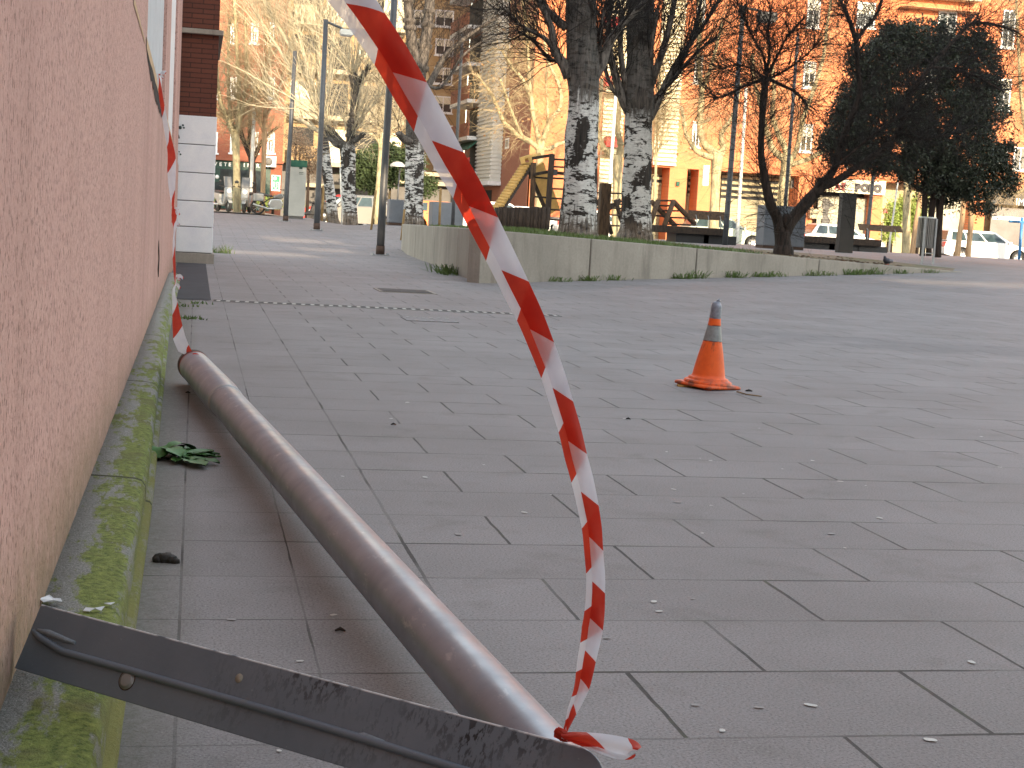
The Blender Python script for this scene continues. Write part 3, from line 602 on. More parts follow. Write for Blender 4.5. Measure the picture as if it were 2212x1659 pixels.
# roller shutter right and dark shop at the far right
gpart('roller_shutter', M['shutter'], 2005, 2112, 425, 590, YF+.9, .05)
louvers(b3, FX(2006, YF+.8), FX(2111, YF+.8), 0, fpt(2050, 426, YF+.8)[1], YF+.84, M['shutter'], 'shutter_slats', .11, .02)
gpart('shop_fascia', M['plastic_black'], 2142, 2330, 408, 446, YF-.02, .1)
gpart('shop_window', M['glass'], 2142, 2330, 447, 560, YF+.9, .05)
t_ = empty('x', (0,0,0), 'x', 'x'); bpy.data.objects.remove(t_)
X, Z = fpt(2193, 443, YF-.13); text(b3, 'IMPREMTA', X, YF-.13, Z, 17*YF/FPX/.72, M['signwhite'], 'lettering', .02)
gpart('white_stripe', M['signwhite'], 2144, 2300, 466, 478, YF+.84, .01)
for w_ in ((1741, 268, 328, 26, 'blind'),(1748,133,190,26,'blind'),(1757,-8,60,28,'blind'),(1503,262,318,17,'blind'),(1508,120,180,17,'blind'),(1514,-10,50,17,'blind'),
          (2178,22,104,28,'open'),(2168,170,238,28,'blind'),(2160,320,368,28,'blind'),(2203,318,368,30,'open'),(1870,5,60,40,'blind'),(2045,25,80,40,'open'),(1340,20,70,20,'blind'),(1332,150,200,20,'blind'),(2010,150,210,26,'blind'),(2000,280,330,26,'blind'),(1880,140,200,26,'blind')):
    window(b3, w_[0], w_[1], w_[2], w_[3], YF, w_[4])
gpart('balcony_slab', M['cream'], 1940, 2110, 16, 24, YF, 1.0)
gpart('balcony_slab', M['cream'], 1940, 2110, -30, 0, YF, .9)
for xa, xb in ((1412,1462),(1298,1342)):
    A, B = FX(xa, YF), FX(xb, YF); louvers(b3, A, B, zg0+.1 if xa > 1400 else 1.8, 25, YF-.05, M['cream_louver'], 'louver_column', .24, .22)
for y in (318, 188, 60): gpart('awning', M['awning_red'], 1305, 1336, y-22, y, YF-.3, .6); gpart('balcony_slab', M['cream'], 1300, 1340, y+4, y+16, YF-.2, .9)
gpart('base_course', M['greyfront'], 1148, 1410, 466, 500, YF+.0, .03)
gpart('street_sign', M['green_shop'], 1124+22, 1136+22, 402, 410, YF-.03, .03)
# balconies and louvres along the shaded side wall
def sidept(y_px, x_px): q = PX(x_px, y_px, XC); return q.y, q.z
for y in (376, 300, 220, 140, 60, -20):
    ya, z_ = sidept(y, 1052); yb, _ = sidept(y, 1012)
    mb = MB(); mb.box((XC-1.3, ya, z_-.12), (XC-.02, yb, z_+.12)); mb.build('balcony_slab', M['white'], b3)
    mb = MB(); mb.box((XC-1.28, ya+.05, z_+.125), (XC-1.18, yb-.05, z_+1.0)); mb.build('balcony_front', M['brick_redside'] if y != 376 else M['awning_red'], b3)
    mb = MB(); mb.box((XC-.06, ya+.4, z_+.14), (XC-.022, yb-.4, z_+2.2)); mb.build('balcony_door', M['dark'], b3)
    if y == 376: mb = MB(); mb.prism([(XC-1.3, z_+1.5), (XC-.05, z_+2.6), (XC-.05, z_+2.66), (XC-1.34, z_+1.56)], ya+.3, yb-.2, ax='y'); mb.build('awning', M['awning_green'], b3)
ya, zl0 = sidept(392, 1082); yb, _ = sidept(392, 1048)
mb = MB(); z = zl0
while z < 25:
    mb.box((XC-.75, ya, z), (XC-.02, yb, z+.12)); mb.box((XC-.68, ya+.05, z+.121), (XC-.04, yb-.05, z+.239)); z += .24
mb.build('louver_column', M['white_louver'], b3)
mb = MB(); mb.box((XC-.8, ya-.1, zl0-.25), (XC-.015, yb+.1, zl0-.01)); mb.build('ledge', M['white'], b3)
for px, y0, y1_ in ((1092, 298, 322), (1092, 190, 215), (1095, 80, 110)):
    yw, z0 = sidept(y1_, px); yw2, z1_ = sidept(y0, px+9); mb = MB(); mb.box((XC-.05, yw2, z0), (XC-.02, yw, z1_)); f = mb.build('window', M['white'], b3)
    mb = MB(); mb.box((XC-.06, yw2+.15, z0+.12), (XC-.051, yw-.15, z1_-.1)); mb.build('pane', M['glass'], f)
for px0, px1 in ((1046, 1062), (1090, 1100)):
    ya_, _ = sidept(430, px1); yb_, _ = sidept(430, px0); mb = MB(); mb.box((XC-.03, ya_, .1), (XC-.018, yb_, 2.6)); mb.build('dark_opening', M['dark'], b3)
# --- beige tower behind
YT = 118.
b2 = empty('apartment_building', (FX(850, YT), YT+6, 0), 'tall beige apartment block with white shuttered windows behind the bare poplars', 'building')
mb = MB(); mb.box((FX(790, YT), YT, 0), (FX(1003, YT), YT+14, 34)); mb.build('wall', M['brick_beige'], b2)
for i, y in enumerate(range(-40, 400, 62)):
    for x in (957, 905): window(b2, x+(3 if y < 100 else 0), y, y+36, 40 if x > 950 else 30, YT, 'blind')
b1b = empty('apartment_building', (FX(720, 100), 104, 0), 'cream balconied apartment block with grey ground floor seen through the pale twigs', 'building')
YM = 100.
mb = MB(); mb.box((FX(600, YM), YM, 3.6), (FX(868, YM), YM+12, 28)); mb.build('wall', M['brick_beige'], b1b)
mb = MB(); mb.box((FX(600, YM), YM+.5, -.2), (FX(1006, YM), YM+11, 3.59)); mb.build('ground_floor_wall', M['greyfront'], b1b)
for k in range(9):
    z = 3.6+k*2.9; mb = MB(); mb.box((FX(622, YM), YM-1.2, z-.1), (FX(866, YM), YM-.01, z+.18)); s_ = mb.build('balcony_slab', M['cream'], b1b)
    mb = MB(); mb.box((FX(622, YM), YM-1.2, z+.181), (FX(700, YM), YM-1.12, z+1.1)); mb.build('balcony_front', M['cream'] if k % 2 else M['brick_beige'], b1b); mb = MB(); mb.box((FX(745, YM), YM-1.2, z+.181), (FX(830, YM), YM-1.12, z+1.1)); mb.build('balcony_front', M['cream'] if k % 2 else M['brick_beige'], b1b)
    for x in (650, 720, 790, 840): mb = MB(); A = FX(x, YM); mb.box((A-.8, YM-.03, z+.2), (A+.8, YM-.006, z+2.3)); mb.build('balcony_door', M['dark'] if (k+x) % 3 else M['blind'], b1b)
for y, x0, x1_ in ((372, 860, 1010), (392, 860, 1010), (398, 640, 760)):
    A, z_ = fpt(x0, y, YM-.2); B, _ = fpt(x1_, y, YM); mb = MB(); mb.box((A, YM-.3, z_-.12), (B, YM+.49, z_+.12)); mb.build('white_band', M['cream'], b1b)
# --- red block with the vet on the left
YV = 81.
b1 = empty('apartment_building', (3, YV+6, 0), 'dark red brick block with green vet shop at street level on the left', 'building')
xv = FX(612, YV); zs0 = fpt(500, 345, YV)[1]; zt0 = fpt(500, 352, YV)[1]
mb = MB(); mb.box((-12, YV, 0), (xv, YV+10, 26)); mb.build('wall', M['brick_red'], b1)
mb = MB(); mb.box((-12, YV-.25, zs0-.05), (xv+.05, YV-.001, zs0+.08)); mb.build('ledge', M['brick_red'], b1)
A = fpt(440, 400, YV)[0]; B, z_ = fpt(582, 438, YV)
mb = MB(); mb.box((-4, YV-.05, 0.55), (B, YV-.003, zs0-.06)); sf = mb.build('shopfront', M['green_shop'], b1)
mb = MB(); mb.box((-3.5, YV-.08, .9), (FX(575, YV), YV-.052, fpt(500, 366, YV)[1])); mb.build('shop_window', M['glass'], b1)
mb = MB(); mb.box((FX(464, YV), YV-.1, fpt(470, 393, YV)[1]), (FX(478, YV), YV-.082, fpt(470, 366, YV)[1])); mb.build('green_panel', M['green_shop'], b1)
mb = MB(); x_, z_ = fpt(469, 382, YV-.1); mb.disc((x_, YV-.102, z_), .1, 14, (0,-1,0), th=.01); mb.build('white_disc', M['signwhite'], b1)
xsL = [461, 474.5, 484, 493.5, 503.5, 512.5-3, 522, 534.5-4, 546, 556]
for ch, x in zip('VETERINARI', [461, 473.5, 483, 492.5, 504, 515.5, 524-1, 535, 545+.5-1, 556]):
    # letters stand apart on the fascia
    pass
for ch, x in zip('VETERINÀRIA', [462, 473.5, 483.5, 493.5, 505, 526, 534, 543, 553.5, 564, 572]):
    if ch == 'I' and x == 526: x = 526
    X_, Z_ = fpt(x, 358+.045*(x-474), YV-.06); text(b1, ch, X_, YV-.06, Z_, .19/.72, M['signwhite'], 'letter', .01, bold=.006)
ac = MB(); A, z0 = fpt(571, 360, YV-.4); B, z1_ = fpt(597, 338, YV-.4); ac.box((A, YV-.5, z0), (B, YV-.01, z1_)); ac = ac.build('ac_unit', M['white'], b1, bevel=.02)
mb = MB(); x_, z_ = fpt(580, 349, YV-.5); mb.disc((x_, YV-.52, z_), .21, 20, (0,-1,0), th=.015); mb.build('fan_grille', M['greyfront'], ac)
A, z0 = fpt(585.5, 412, YV); B, z1_ = fpt(606, 379, YV)
mb = MB(); mb.box((A, YV-.06, z0), (B, YV-.003, z1_)); ps = mb.build('poster_frame', M['signwhite'], b1)
mb = MB(); mb.box((A+.04, YV-.07, z0+.04), (B-.04, YV-.061, z1_-.04)); mb.build('poster', M['green_sign'], ps)
w_ = B-A; h_ = z1_-z0; mb = MB(); mb.disc((A+w_*.38, YV-.072, z0+h_*.78), w_*.19, 16, (0,-1,0), th=.008)
for ox in (.12, .52):
    o_ = [(ox+.02,.08),(ox+.02,.14),(ox+.10,.30),(ox+.06,.52),(ox+.06,.57),(ox+.11,.55),(ox+.22,.55),(ox+.28,.57),(ox+.28,.52),(ox+.24,.30),(ox+.33,.14),(ox+.33,.08),(ox+.02,.08)]
    for a, b in zip(o_, o_[1:]): mb.bar((A+w_*a[0], YV-.074, z0+h_*a[1]), (A+w_*b[0], YV-.074, z0+h_*b[1]), .006, .018, (0,0,1))
mb.build('poster_drawing', M['signwhite'], ps)
for k in range(7):
    for x in (462, 505, 550, 585): window(b1, x, 285-k*118, 330-k*118, 16, YV, 'blind')
# low dark evergreen mass in front of the grey ground floor
# ------------------------------------------------------------ trees
def px(pts, Y, dY=None):
    n = len(pts); out = []
    for i, q in enumerate(pts): out.append(P(q[0], q[1], Y+(0 if dY is None else lerp(dY[0], dY[1], i/max(1, n-1)))))
    return out
def smooth(pts, rad, k=3):
    if len(pts) < 3: return pts, rad
    P_, R_ = [], []
    for i in range(len(pts)-1):
        p0 = pts[max(i-1,0)]; p1 = pts[i]; p2 = pts[i+1]; p3 = pts[min(i+2, len(pts)-1)]
        for j in range(k):
            t = j/k; P_.append(.5*((2*p1)+(p2-p0)*t+(2*p0-5*p1+4*p2-p3)*t*t+(3*p1-p0-3*p2+p3)*t**3)); R_.append(lerp(rad[i], rad[i+1], t))
    P_.append(pts[-1]); R_.append(rad[-1]); return P_, R_
def twig(mb, rng, p, d, L, r, lev, up=.15, wob=.22, kids=3, nseg=4, leaf=None, lp=0., mi=0, droop=0.):
    pts = [p]; rs = [r]; d = d.normalized()
    for i in range(nseg):
        d = (d+Vector((rng.gauss(0,wob), rng.gauss(0,wob), rng.gauss(0,wob)+up-droop*(i/nseg)))).normalized()
        p = p+d*(L/nseg); pts.append(p); rs.append(r*(1-.75*(i+1)/nseg))
    mb.tube(pts, rs, 3, False, mi)
    if lev > 0:
        for _ in range(kids):
            i = rng.randint(1, nseg-1 if nseg > 1 else 1); dd = (pts[i+1]-pts[i]).normalized() if i < nseg else d
            q = dd.orthogonal().normalized(); q = Matrix.Rotation(rng.uniform(0, 6.28), 3, dd) @ q
            twig(mb, rng, pts[i], dd*.8+q*rng.uniform(.5, 1.1), L*rng.uniform(.45, .75), max(rs[i]*.6, .003), lev-1, up, wob, kids, max(3, nseg-1), leaf, lp, mi, droop)
    if leaf is not None and rng.random() < lp:
        s = rng.uniform(.05, .09); a = Vector((rng.gauss(0,1), rng.gauss(0,1), rng.gauss(0,1))).normalized()*s; b = a.orthogonal().normalized()*s*.8
        mb.add([p-a, p+b, p+a, p-b], [(0,1,2,3)], leaf, False)
def tree(name, label, Y, trunk, limbs, bmat, tmat, seed=1, group=None, cat='tree', ntw=300, L=1.4, tr=.012, lev=1, up=.15, kids=3, knob=0, leafp=0., limbmat=None, spread=.9, flare=1.0, droop=0., wob=.22, ndx=10, extra=None, zbase=None):
    """trunk/limbs: [(x, y, halfwidth px), ...] measured on the photograph sheet, set out at distance Y"""
    rng = random.Random(seed); k = Y/FPX
    base = P(trunk[0][0], trunk[0][1], Y); gz = hz(base.x, base.y) if zbase is None else zbase
    root = empty(name, (base.x, base.y, gz), label, cat, group)
    mb = MB(); pts = px(trunk, Y); rad = [q[2]*k for q in trunk]
    if pts[0].z > gz-.05: pts = [Vector((pts[0].x, pts[0].y, gz-.12))]+pts; rad = [rad[0]*1.12*flare]+rad
    pts, rad = smooth(pts, rad, 4)
    # wobbling cross-section
    n = 20; vs = []
    for i, (p, r) in enumerate(zip(pts, rad)):
        for j in range(n):
            a = 2*math.pi*j/n; rr = r*(1+.10*noise.noise(Vector((math.cos(a)*2, math.sin(a)*2, p.z*1.6+seed)))+.04*noise.noise(Vector((math.cos(a)*7, math.sin(a)*7, p.z*5))))
            vs.append(p+Vector((math.cos(a)*rr, math.sin(a)*rr, 0)))
    mb.add(vs, [(i*n+j, i*n+(j+1) % n, (i+1)*n+(j+1) % n, (i+1)*n+j) for i in range(len(pts)-1) for j in range(n)]+[[(len(pts)-1)*n+j for j in range(n)]], 0, True)
    mb.build('trunk', bmat, root, fix=False)
    cb = MB(); lm = MB(); src = []
    for li, lb in enumerate(limbs):
        d0 = rng.uniform(-1, 1)*Y*.018; lp_ = px(lb, Y, (0, d0)); lr = [q[2]*k for q in lb]; lp_, lr = smooth(lp_, lr, 4)
        lm.tube(lp_, lr, 8, True); src.append((lp_, lr))
        if knob: 
            for q, r in zip(lp_, lr):
                if rng.random() < .25: lm.lathe(q-Vector((0,0,r)), [(0,0),(r*1.3,r*.6),(r*1.35,r*1.3),(0,r*2)], 8)
    if limbs: lm.build('limb', limbmat or bmat, root, fix=False)
    lens = [sum((b-a).length for a, b in zip(p, p[1:]))+.3 for p, _ in src]; tot = sum(lens) or 1
    for (lp_, lr), ln in zip(src, lens):
        for _ in range(int(ntw*ln/tot)):
            f = rng.random()**.75; i = min(len(lp_)-2, int(f*(len(lp_)-1))); p = lp_[i].lerp(lp_[i+1], rng.random()); dd = (lp_[i+1]-lp_[i]).normalized()
            q = Matrix.Rotation(rng.uniform(0, 6.28), 3, dd) @ dd.orthogonal().normalized()
            twig(cb, rng, p, dd*.9+q*spread*rng.uniform(.4, 1.3)+Vector((0,0,up)), L*rng.uniform(.5, 1.3), tr*rng.uniform(.6, 1.2), lev, up*.5, wob, kids, 5, 1 if leafp else None, leafp, 0, droop)
    if extra: extra(cb, rng)
    if cb.v: cb.build('crown', [tmat, M['dry_leaf']], root, fix=False)
    return root
def fan(x, y, Y, n, L, tr, lo=-60, hi=60, lev=1, up=.2, kids=3, wob=.16, droop=0.):
    """twigs fanning out of one pollard head; angles from upright in the picture plane"""
    def f(mb, rng):
        p = P(x, y, Y)
        for _ in range(n):
            a = math.radians(rng.uniform(lo, hi)); b = rng.gauss(0, .35)
            twig(mb, rng, p+Vector((rng.gauss(0,.05), rng.gauss(0,.05), rng.gauss(0,.06))), Vector((math.sin(a), b, math.cos(a))), L*rng.uniform(.6, 1.25), tr*rng.uniform(.6, 1.2), lev, up*.3, wob, kids, 6, None, 0, 0, droop)
    return f
def many(*fs):
    def f(mb, rng):
        for g in fs: g(mb, rng)
    return f
# two big white-barked poplars on the planter
tree('poplar_tree', 'thick white barked poplar with large black scar, nearest the pipe and corner of planter', 25.2,
     [(1247,512,48),(1248,500,44),(1250,470,41),(1251,430,40),(1254,360,37),(1256,300,36),(1259,235,34),(1260,200,34),(1259,150,37),(1257,100,34),(1256,50,33),(1256,-20,33),(1257,-80,30)],
     [[(1232,165,17),(1222,145,14),(1208,125,10),(1198,108,9),(1193,70,8),(1185,45,7),(1165,5,6),(1140,-40,5)], [(1198,110,6),(1180,86,5),(1159,73,4.5),(1130,58,4),(1109,40,3),(1085,15,2.5)], [(1215,135,5),(1195,130,4),(1170,110,3.5),(1150,85,3),(1120,70,2.5)],
      [(1284,160,15),(1300,135,12),(1312,100,10),(1330,70,8),(1354,43,7),(1387,10,6),(1410,-25,5)], [(1290,150,6),(1296,100,5),(1300,50,4),(1310,0,3.5)], [(1225,60,10),(1205,45,9),(1180,20,8),(1160,-20,6)], [(1275,140,6),(1284,90,5),(1280,30,4),(1270,-30,4)]],
     M['poplar'], M['twig_dark'], 11, 'large white barked poplars on the planter', ntw=260, L=1.3, tr=.011, lev=2, up=.12, limbmat=M['grey_bark'], flare=1.12, spread=1.0)
tree('poplar_tree', 'second thick white barked poplar on planter, right of the one with black scar', 28.6,
     [(1371,514,42),(1372,500,38),(1373,470,35),(1374,430,33),(1376,350,31.5),(1378,298,31),(1380,250,31),(1381,220,33),(1382,180,31),(1383,140,30),(1383,60,30),(1384,-20,29),(1384,-80,27)],
     [[(1360,245,11),(1345,215,10),(1333,175,9),(1322,135,8),(1315,90,7),(1316,40,6),(1320,-20,5)], [(1345,215,5),(1325,195,4.5),(1310,160,4),(1300,120,3.5),(1290,60,3)], [(1402,255,11),(1416,231,9),(1432,195,8),(1449,159,7),(1470,125,6),(1498,83,5.5),(1525,45,4.5),(1560,-10,4)],
      [(1400,200,10),(1412,165,9),(1428,120,8),(1440,80,7),(1452,30,6),(1462,-30,5)], [(1395,180,8),(1402,130,7),(1410,80,6),(1420,20,5)], [(1430,195,5),(1455,170,4.5),(1480,140,4),(1515,105,3),(1550,80,2.5)], [(1355,200,8),(1345,150,7),(1340,90,6),(1345,20,5)],[(1410,215,6),(1440,185,5),(1475,130,4),(1500,60,3.5),(1515,0,3)]],
     M['poplar'], M['twig_dark'], 12, 'large white barked poplars on the planter', ntw=330, L=1.5, tr=.011, lev=2, up=.2, limbmat=M['grey_bark'], flare=1.12)
# dark forked tree
tree('forked_tree', 'dark brown bare tree forking low into two leaning stems beside the grey box', 28.,
     [(1692,541,24),(1691,528,19),(1690,512,18),(1689,500,18)],
     [[(1686,510,13),(1678,470,12),(1664,440,12),(1651,380,10),(1644,331,8),(1645,281,7.5),(1648,231,8),(1651,200,9),(1656,165,7)],
      [(1693,512,15),(1702,490,15),(1715,470,14),(1744,436,15),(1760,418,13),(1773,400,10),(1802,364,9.5),(1824,291,8.5),(1846,236,8),(1858,196,7),(1852,140,6),(1849,90,6),(1835,45,5),(1815,0,4),(1800,-40,3)],
      [(1762,420,10),(1780,404,9),(1803,393,9),(1853,360,8.5),(1904,324,8),(1937,291,7),(1952,255,6.5),(1965,204,6),(2010,145,5),(2064,84,4.5),(2100,51,4),(2155,55,3),(2200,70,2)],
      [(1849,88,5),(1868,62,4),(1888,40,4),(1902,10,3.5),(1906,-30,3)], [(1654,172,4),(1636,176,4),(1610,185,3),(1575,203,2.5),(1540,214,1.8)], [(1656,165,4),(1650,125,3),(1632,90,2.5),(1612,50,2),(1600,10,1.5)], [(1660,170,4),(1690,185,3.5),(1720,200,3),(1745,228,2)],
      [(1658,160,3.5),(1680,120,3),(1700,80,2.5),(1735,40,2)], [(1656,160,3.5),(1662,110,3),(1660,60,2.2),(1668,10,1.6)],[(1800,364,4),(1840,330,3.5),(1900,280,3),(1960,240,2.5)], [(1940,285,4),(1985,300,3),(2030,295,2.5),(2080,280,2)],[(2010,145,3.5),(2060,150,3),(2110,165,2.5),(2170,200,2)],[(1655,172,3),(1625,150,2.5),(1590,140,2),(1555,150,1.5)],[(1658,172,3),(1700,150,2.5),(1740,120,2),(1770,90,1.5)]],
     M['dark_bark'], M['twig_dark'], 13, ntw=1500, L=1.05, tr=.0085, lev=2, up=.05, kids=3, spread=1.2, wob=.26)
# stump of a sawn-off stem on the same tree is part of its trunk
mb = MB(); mb.tube([P(1700,505,28), P(1700,470,27.95), P(1702,464,27.95)], [.10,.10,.085], 10); o = mb.build('sawn_stub', M['dark_bark'], bpy.data.objects['forked_tree'])
# evergreen
def evergreen():
    Y = 36.; rng = random.Random(5); k = Y/FPX
    base = P(2012, 550, Y); root = empty('evergreen_tree', (base.x, base.y, hz(base.x, base.y)), 'dense dark evergreen tree with several stems behind the litter bin', 'tree')
    for pts in ([(1992,553,7),(1996,480,7),(1998,420,7),(2000,350,5),(1990,270,4)], [(2006,553,7),(2008,500,7),(2016,430,8),(2022,360,6),(2030,280,4)], [(2025,556,9),(2028,500,8),(2032,430,9),(2045,360,6),(2070,280,4)], [(2000,415,5),(1975,402,4),(1958,380,3.5),(1945,365,3),(1920,352,2.5),(1900,345,2)], [(2018,430,4),(2040,400,4),(2080,380,3),(2110,350,2.5)]):
        m = MB(); p, r = smooth(px(pts, Y, (0, rng.uniform(-.3,.3))), [q[2]*k for q in pts], 3); m.tube(p, r, 8); m.build('trunk', M['dark_bark'], root, fix=False)
    cb = MB(); blobs = [(1965,195,125,135),(1875,250,80,85),(2060,290,110,130),(2100,385,68,62),(1950,325,85,75),(1862,190,50,70),(2090,170,75,90),(1985,95,95,50),(2150,340,42,52),(1880,345,40,28),(2040,415,55,38),(1835,300,55,45),(2120,250,60,80),(1905,140,60,60),(2040,100,90,60),(1790,310,28,22),(1815,250,24,30),(1835,215,20,24),(2175,395,24,26),(2165,300,30,36),(2140,190,26,30),(1850,120,26,26),(1930,70,34,22),(2070,50,34,20),(2125,95,26,26),(1800,345,22,14),(2120,445,34,16),(2010,360,70,50),(1860,330,40,40)]
    tot = sum(b[2]*b[3] for b in blobs)
    for bx_, by_, rx, ry in blobs:
        c = P(bx_, by_, Y+rng.uniform(-.6, .6)); nclump = int(3100*rx*ry/tot)
        for _ in range(nclump):
            while 1:
                v = Vector((rng.uniform(-1,1), rng.uniform(-1,1), rng.uniform(-1,1)))
                if .25 < v.length < 1.08: break
            q = c+Vector((v.x*rx*k, v.y*rx*k*.9, v.z*ry*k))*1.0; cs = rng.uniform(.10, .26)
            if noise.noise(q*1.5+Vector((3,1,7))) < -.24: continue
            tw = [q, q+Vector((rng.gauss(0,.14), rng.gauss(0,.14), rng.gauss(0,.12)))]; cb.tube(tw, [.006,.003], 3, False, 1)
            for _ in range(rng.randint(28, 62)):
                o = q+Vector((rng.gauss(0,cs*.55), rng.gauss(0,cs*.55), rng.gauss(0,cs*.5))); a = Vector((rng.gauss(0,1), rng.gauss(0,1), rng.gauss(-.3,1))).normalized()*rng.uniform(.036,.060); b = a.orthogonal().normalized(); b = (Matrix.Rotation(rng.uniform(0,6.28), 3, a.normalized()) @ b)*rng.uniform(.015,.024)
                cb.add([o-a, o+b, o+a, o-b], [(0,1,2,3)], 0, False)
    cb.build('crown', [M['ever'], M['twig_dark']], root, fix=False)
evergreen()
# poplars and planes on the left
tree('pollard_poplar', 'white barked poplar with dark head of knobs standing just left of the planter', 46.,
     [(893,497,24),(893,470,22),(894,420,20),(895,380,20),(896,340,20),(897,290,20),(899,230,21),(900,190,20),(901,160,15)],
     [[(900,200,15),(893,120,12),(886,60,11),(882,0,10),(880,-50,9)], [(903,195,14),(912,130,13),(922,70,12),(928,10,11),(930,-50,10)], [(900,300,9),(882,305,9),(868,296,8),(862,288,6)], [(905,220,7),(925,185,7),(945,150,6.5),(958,125,6),(984,99,5),(1023,69,4),(1063,43,3),(1100,20,2)], [(925,185,4),(950,190,3.5),(975,160,3),(1000,120,2.5),(1040,90,2)], [(890,240,5),(872,200,4),(862,150,3.5),(850,90,3)]],
     M['poplar_far'], M['twig_dark'], 21, 'white barked poplars left of the planter', ntw=170, L=2.0, tr=.011, lev=2, up=.18, limbmat=M['grey_bark'], wob=.14, knob=1)
tree('pollard_poplar', 'upright white barked poplar with forked dark head, right of the leaning one', 52.,
     [(757,491,18),(757,475,16),(755,440,15),(753,400,15),(752,350,16),(751,320,17),(751,306,13)],
     [[(748,318,9),(737,308,8),(726,295,7),(714,280,7),(703,268,5)], [(742,315,8),(728,312,7),(714,300,6),(706,286,5)], [(757,312,9),(758,285,9),(763,255,8.5),(766,225,8),(767,195,9),(766,172,11),(760,160,8)], [(767,195,8),(778,175,7),(790,155,6),(797,142,5)], [(758,308,6),(772,300,6),(784,290,5)]],
     M['poplar_far'], M['twig_white'], 22, 'white barked poplars left of the planter', ntw=120, L=1.6, tr=.014, lev=1, up=.2, limbmat=M['poplar_far'], knob=1,
     extra=many(fan(763,165,52,20,4.6,.030,-35,28,1,.2,4,.12), fan(795,145,52,11,3.6,.025,-20,50,1,.2,4,.14), fan(706,268,52,18,3.6,.025,-75,10,1,.1,4,.14), fan(756,300,52,14,3.6,.028,-15,40,1,.2,4,.13)))
tree('pollard_poplar', 'leaning white barked poplar with pale fan of straight branches, right of the tall lamp post', 56.,
     [(722,484,14),(719,470,12),(716,440,11),(712,410,11),(708,380,11),(704,350,11),(701,320,11),(699,295,10),(697,260,9)],
     [[(697,270,8),(688,225,8),(674,185,7.5),(655,150,7),(636,115,6),(612,75,5),(590,40,4),(565,-10,3.5)], [(688,225,6),(668,195,5),(640,165,4.5),(612,120,4),(585,80,3),(555,30,2.5)], [(690,225,6),(690,170,6),(686,110,5),(690,60,4.5),(695,0,4)], [(692,235,6),(708,190,5),(716,130,4.5),(722,60,4),(726,0,3.5)], [(680,195,5),(660,135,4.5),(648,80,4),(640,20,3.5)], [(700,290,5),(675,275,5),(655,262,4),(640,255,4),(618,240,3),(590,220,2.5)]],
     M['poplar_far'], M['twig_white'], 23, 'white barked poplars left of the planter', ntw=260, L=2.4, tr=.021, lev=2, up=.35, limbmat=M['twig_white'], wob=.17, spread=.7)
tree('plane_tree', 'sunlit cream plane tree on the kerb behind the scooters', 67.,
     [(512,461,9),(511.5,440,8),(511,400,8),(511,370,7.5),(510,330,7.5),(509,300,9),(508,288,8)],
     [[(507,295,6),(498,275,5),(486,245,5),(477,225,4),(472,190,3.5),(468,140,3)], [(510,290,6),(515,250,4.5),(516,200,4),(514,140,4),(510,80,3.5),(506,0,3)], [(511,290,6),(525,235,4.5),(545,213,4),(560,190,3.5),(575,150,3),(585,90,2.5)], [(508,290,5),(500,265,4),(494,200,3.5),(493,120,3),(496,40,3)], [(520,240,4),(530,190,3.5),(532,120,3.5),(530,40,3)]],
     M['plane_bark'], M['twig_pale'], 31, 'sunlit plane trees along the street', ntw=380, L=1.7, tr=.021, lev=2, up=.02, knob=1, limbmat=M['plane_bark'], wob=.3, droop=.15)
tree('street_tree', 'slim orange tan trunk between white lamp post and parked motorbike', 66.5,
     [(566,462,6.5),(567,440,5.5),(568,400,5),(569,370,5),(570,330,5),(571,290,5),(572,250,4.5)],
     [[(572,255,4.5),(574,200,4),(576,140,3.5),(580,60,3),(582,0,2.5)], [(571,290,3),(560,260,3),(552,230,2.5),(540,180,2)], [(572,260,3),(590,220,2.5),(606,180,2.2),(618,120,2)]],
     M['tan_bark'], M['twig_pale'], 32, ntw=190, L=1.6, tr=.018, lev=2, up=.05, wob=.3, limbmat=M['tan_bark'])
tree('bare_tree', 'dark forked bare trunk in front of the vet shop window', 73.,
     [(546,440,7),(546,400,7),(545,370,7),(544,345,7.5),(543,338,7)], [[(543,342,6),(533,318,5.5),(524,298,5),(516,270,4),(505,235,3.5)], [(546,345,6),(556,325,4.5),(564,308,4),(580,290,3),(600,275,3)], [(535,320,4),(540,280,3.5),(536,230,3)]],
     M['dark_bark'], M['twig_pale'], 33, ntw=240, L=1.6, tr=.012, lev=2, up=.1, wob=.3)
tree('plane_tree', 'slim yellow lit plane trunk behind the crossed wooden stakes', 66.,
     [(814,485,6.5),(815,450,6),(817,410,6),(820,370,6),(823,330,6),(824,312,7)], [[(824,315,5),(815,300,5),(803,291,4.5),(795,278,4),(788,270,3.5),(780,240,3)], [(825,312,5),(838,290,4),(850,270,3.5),(860,230,3)], [(823,312,5),(818,270,4),(824,220,3.5),(818,150,3)]],
     M['plane_bark'], M['twig_white'], 34, 'sunlit plane trees along the street', ntw=240, L=1.8, tr=.018, lev=2, up=.1, knob=1, wob=.28)
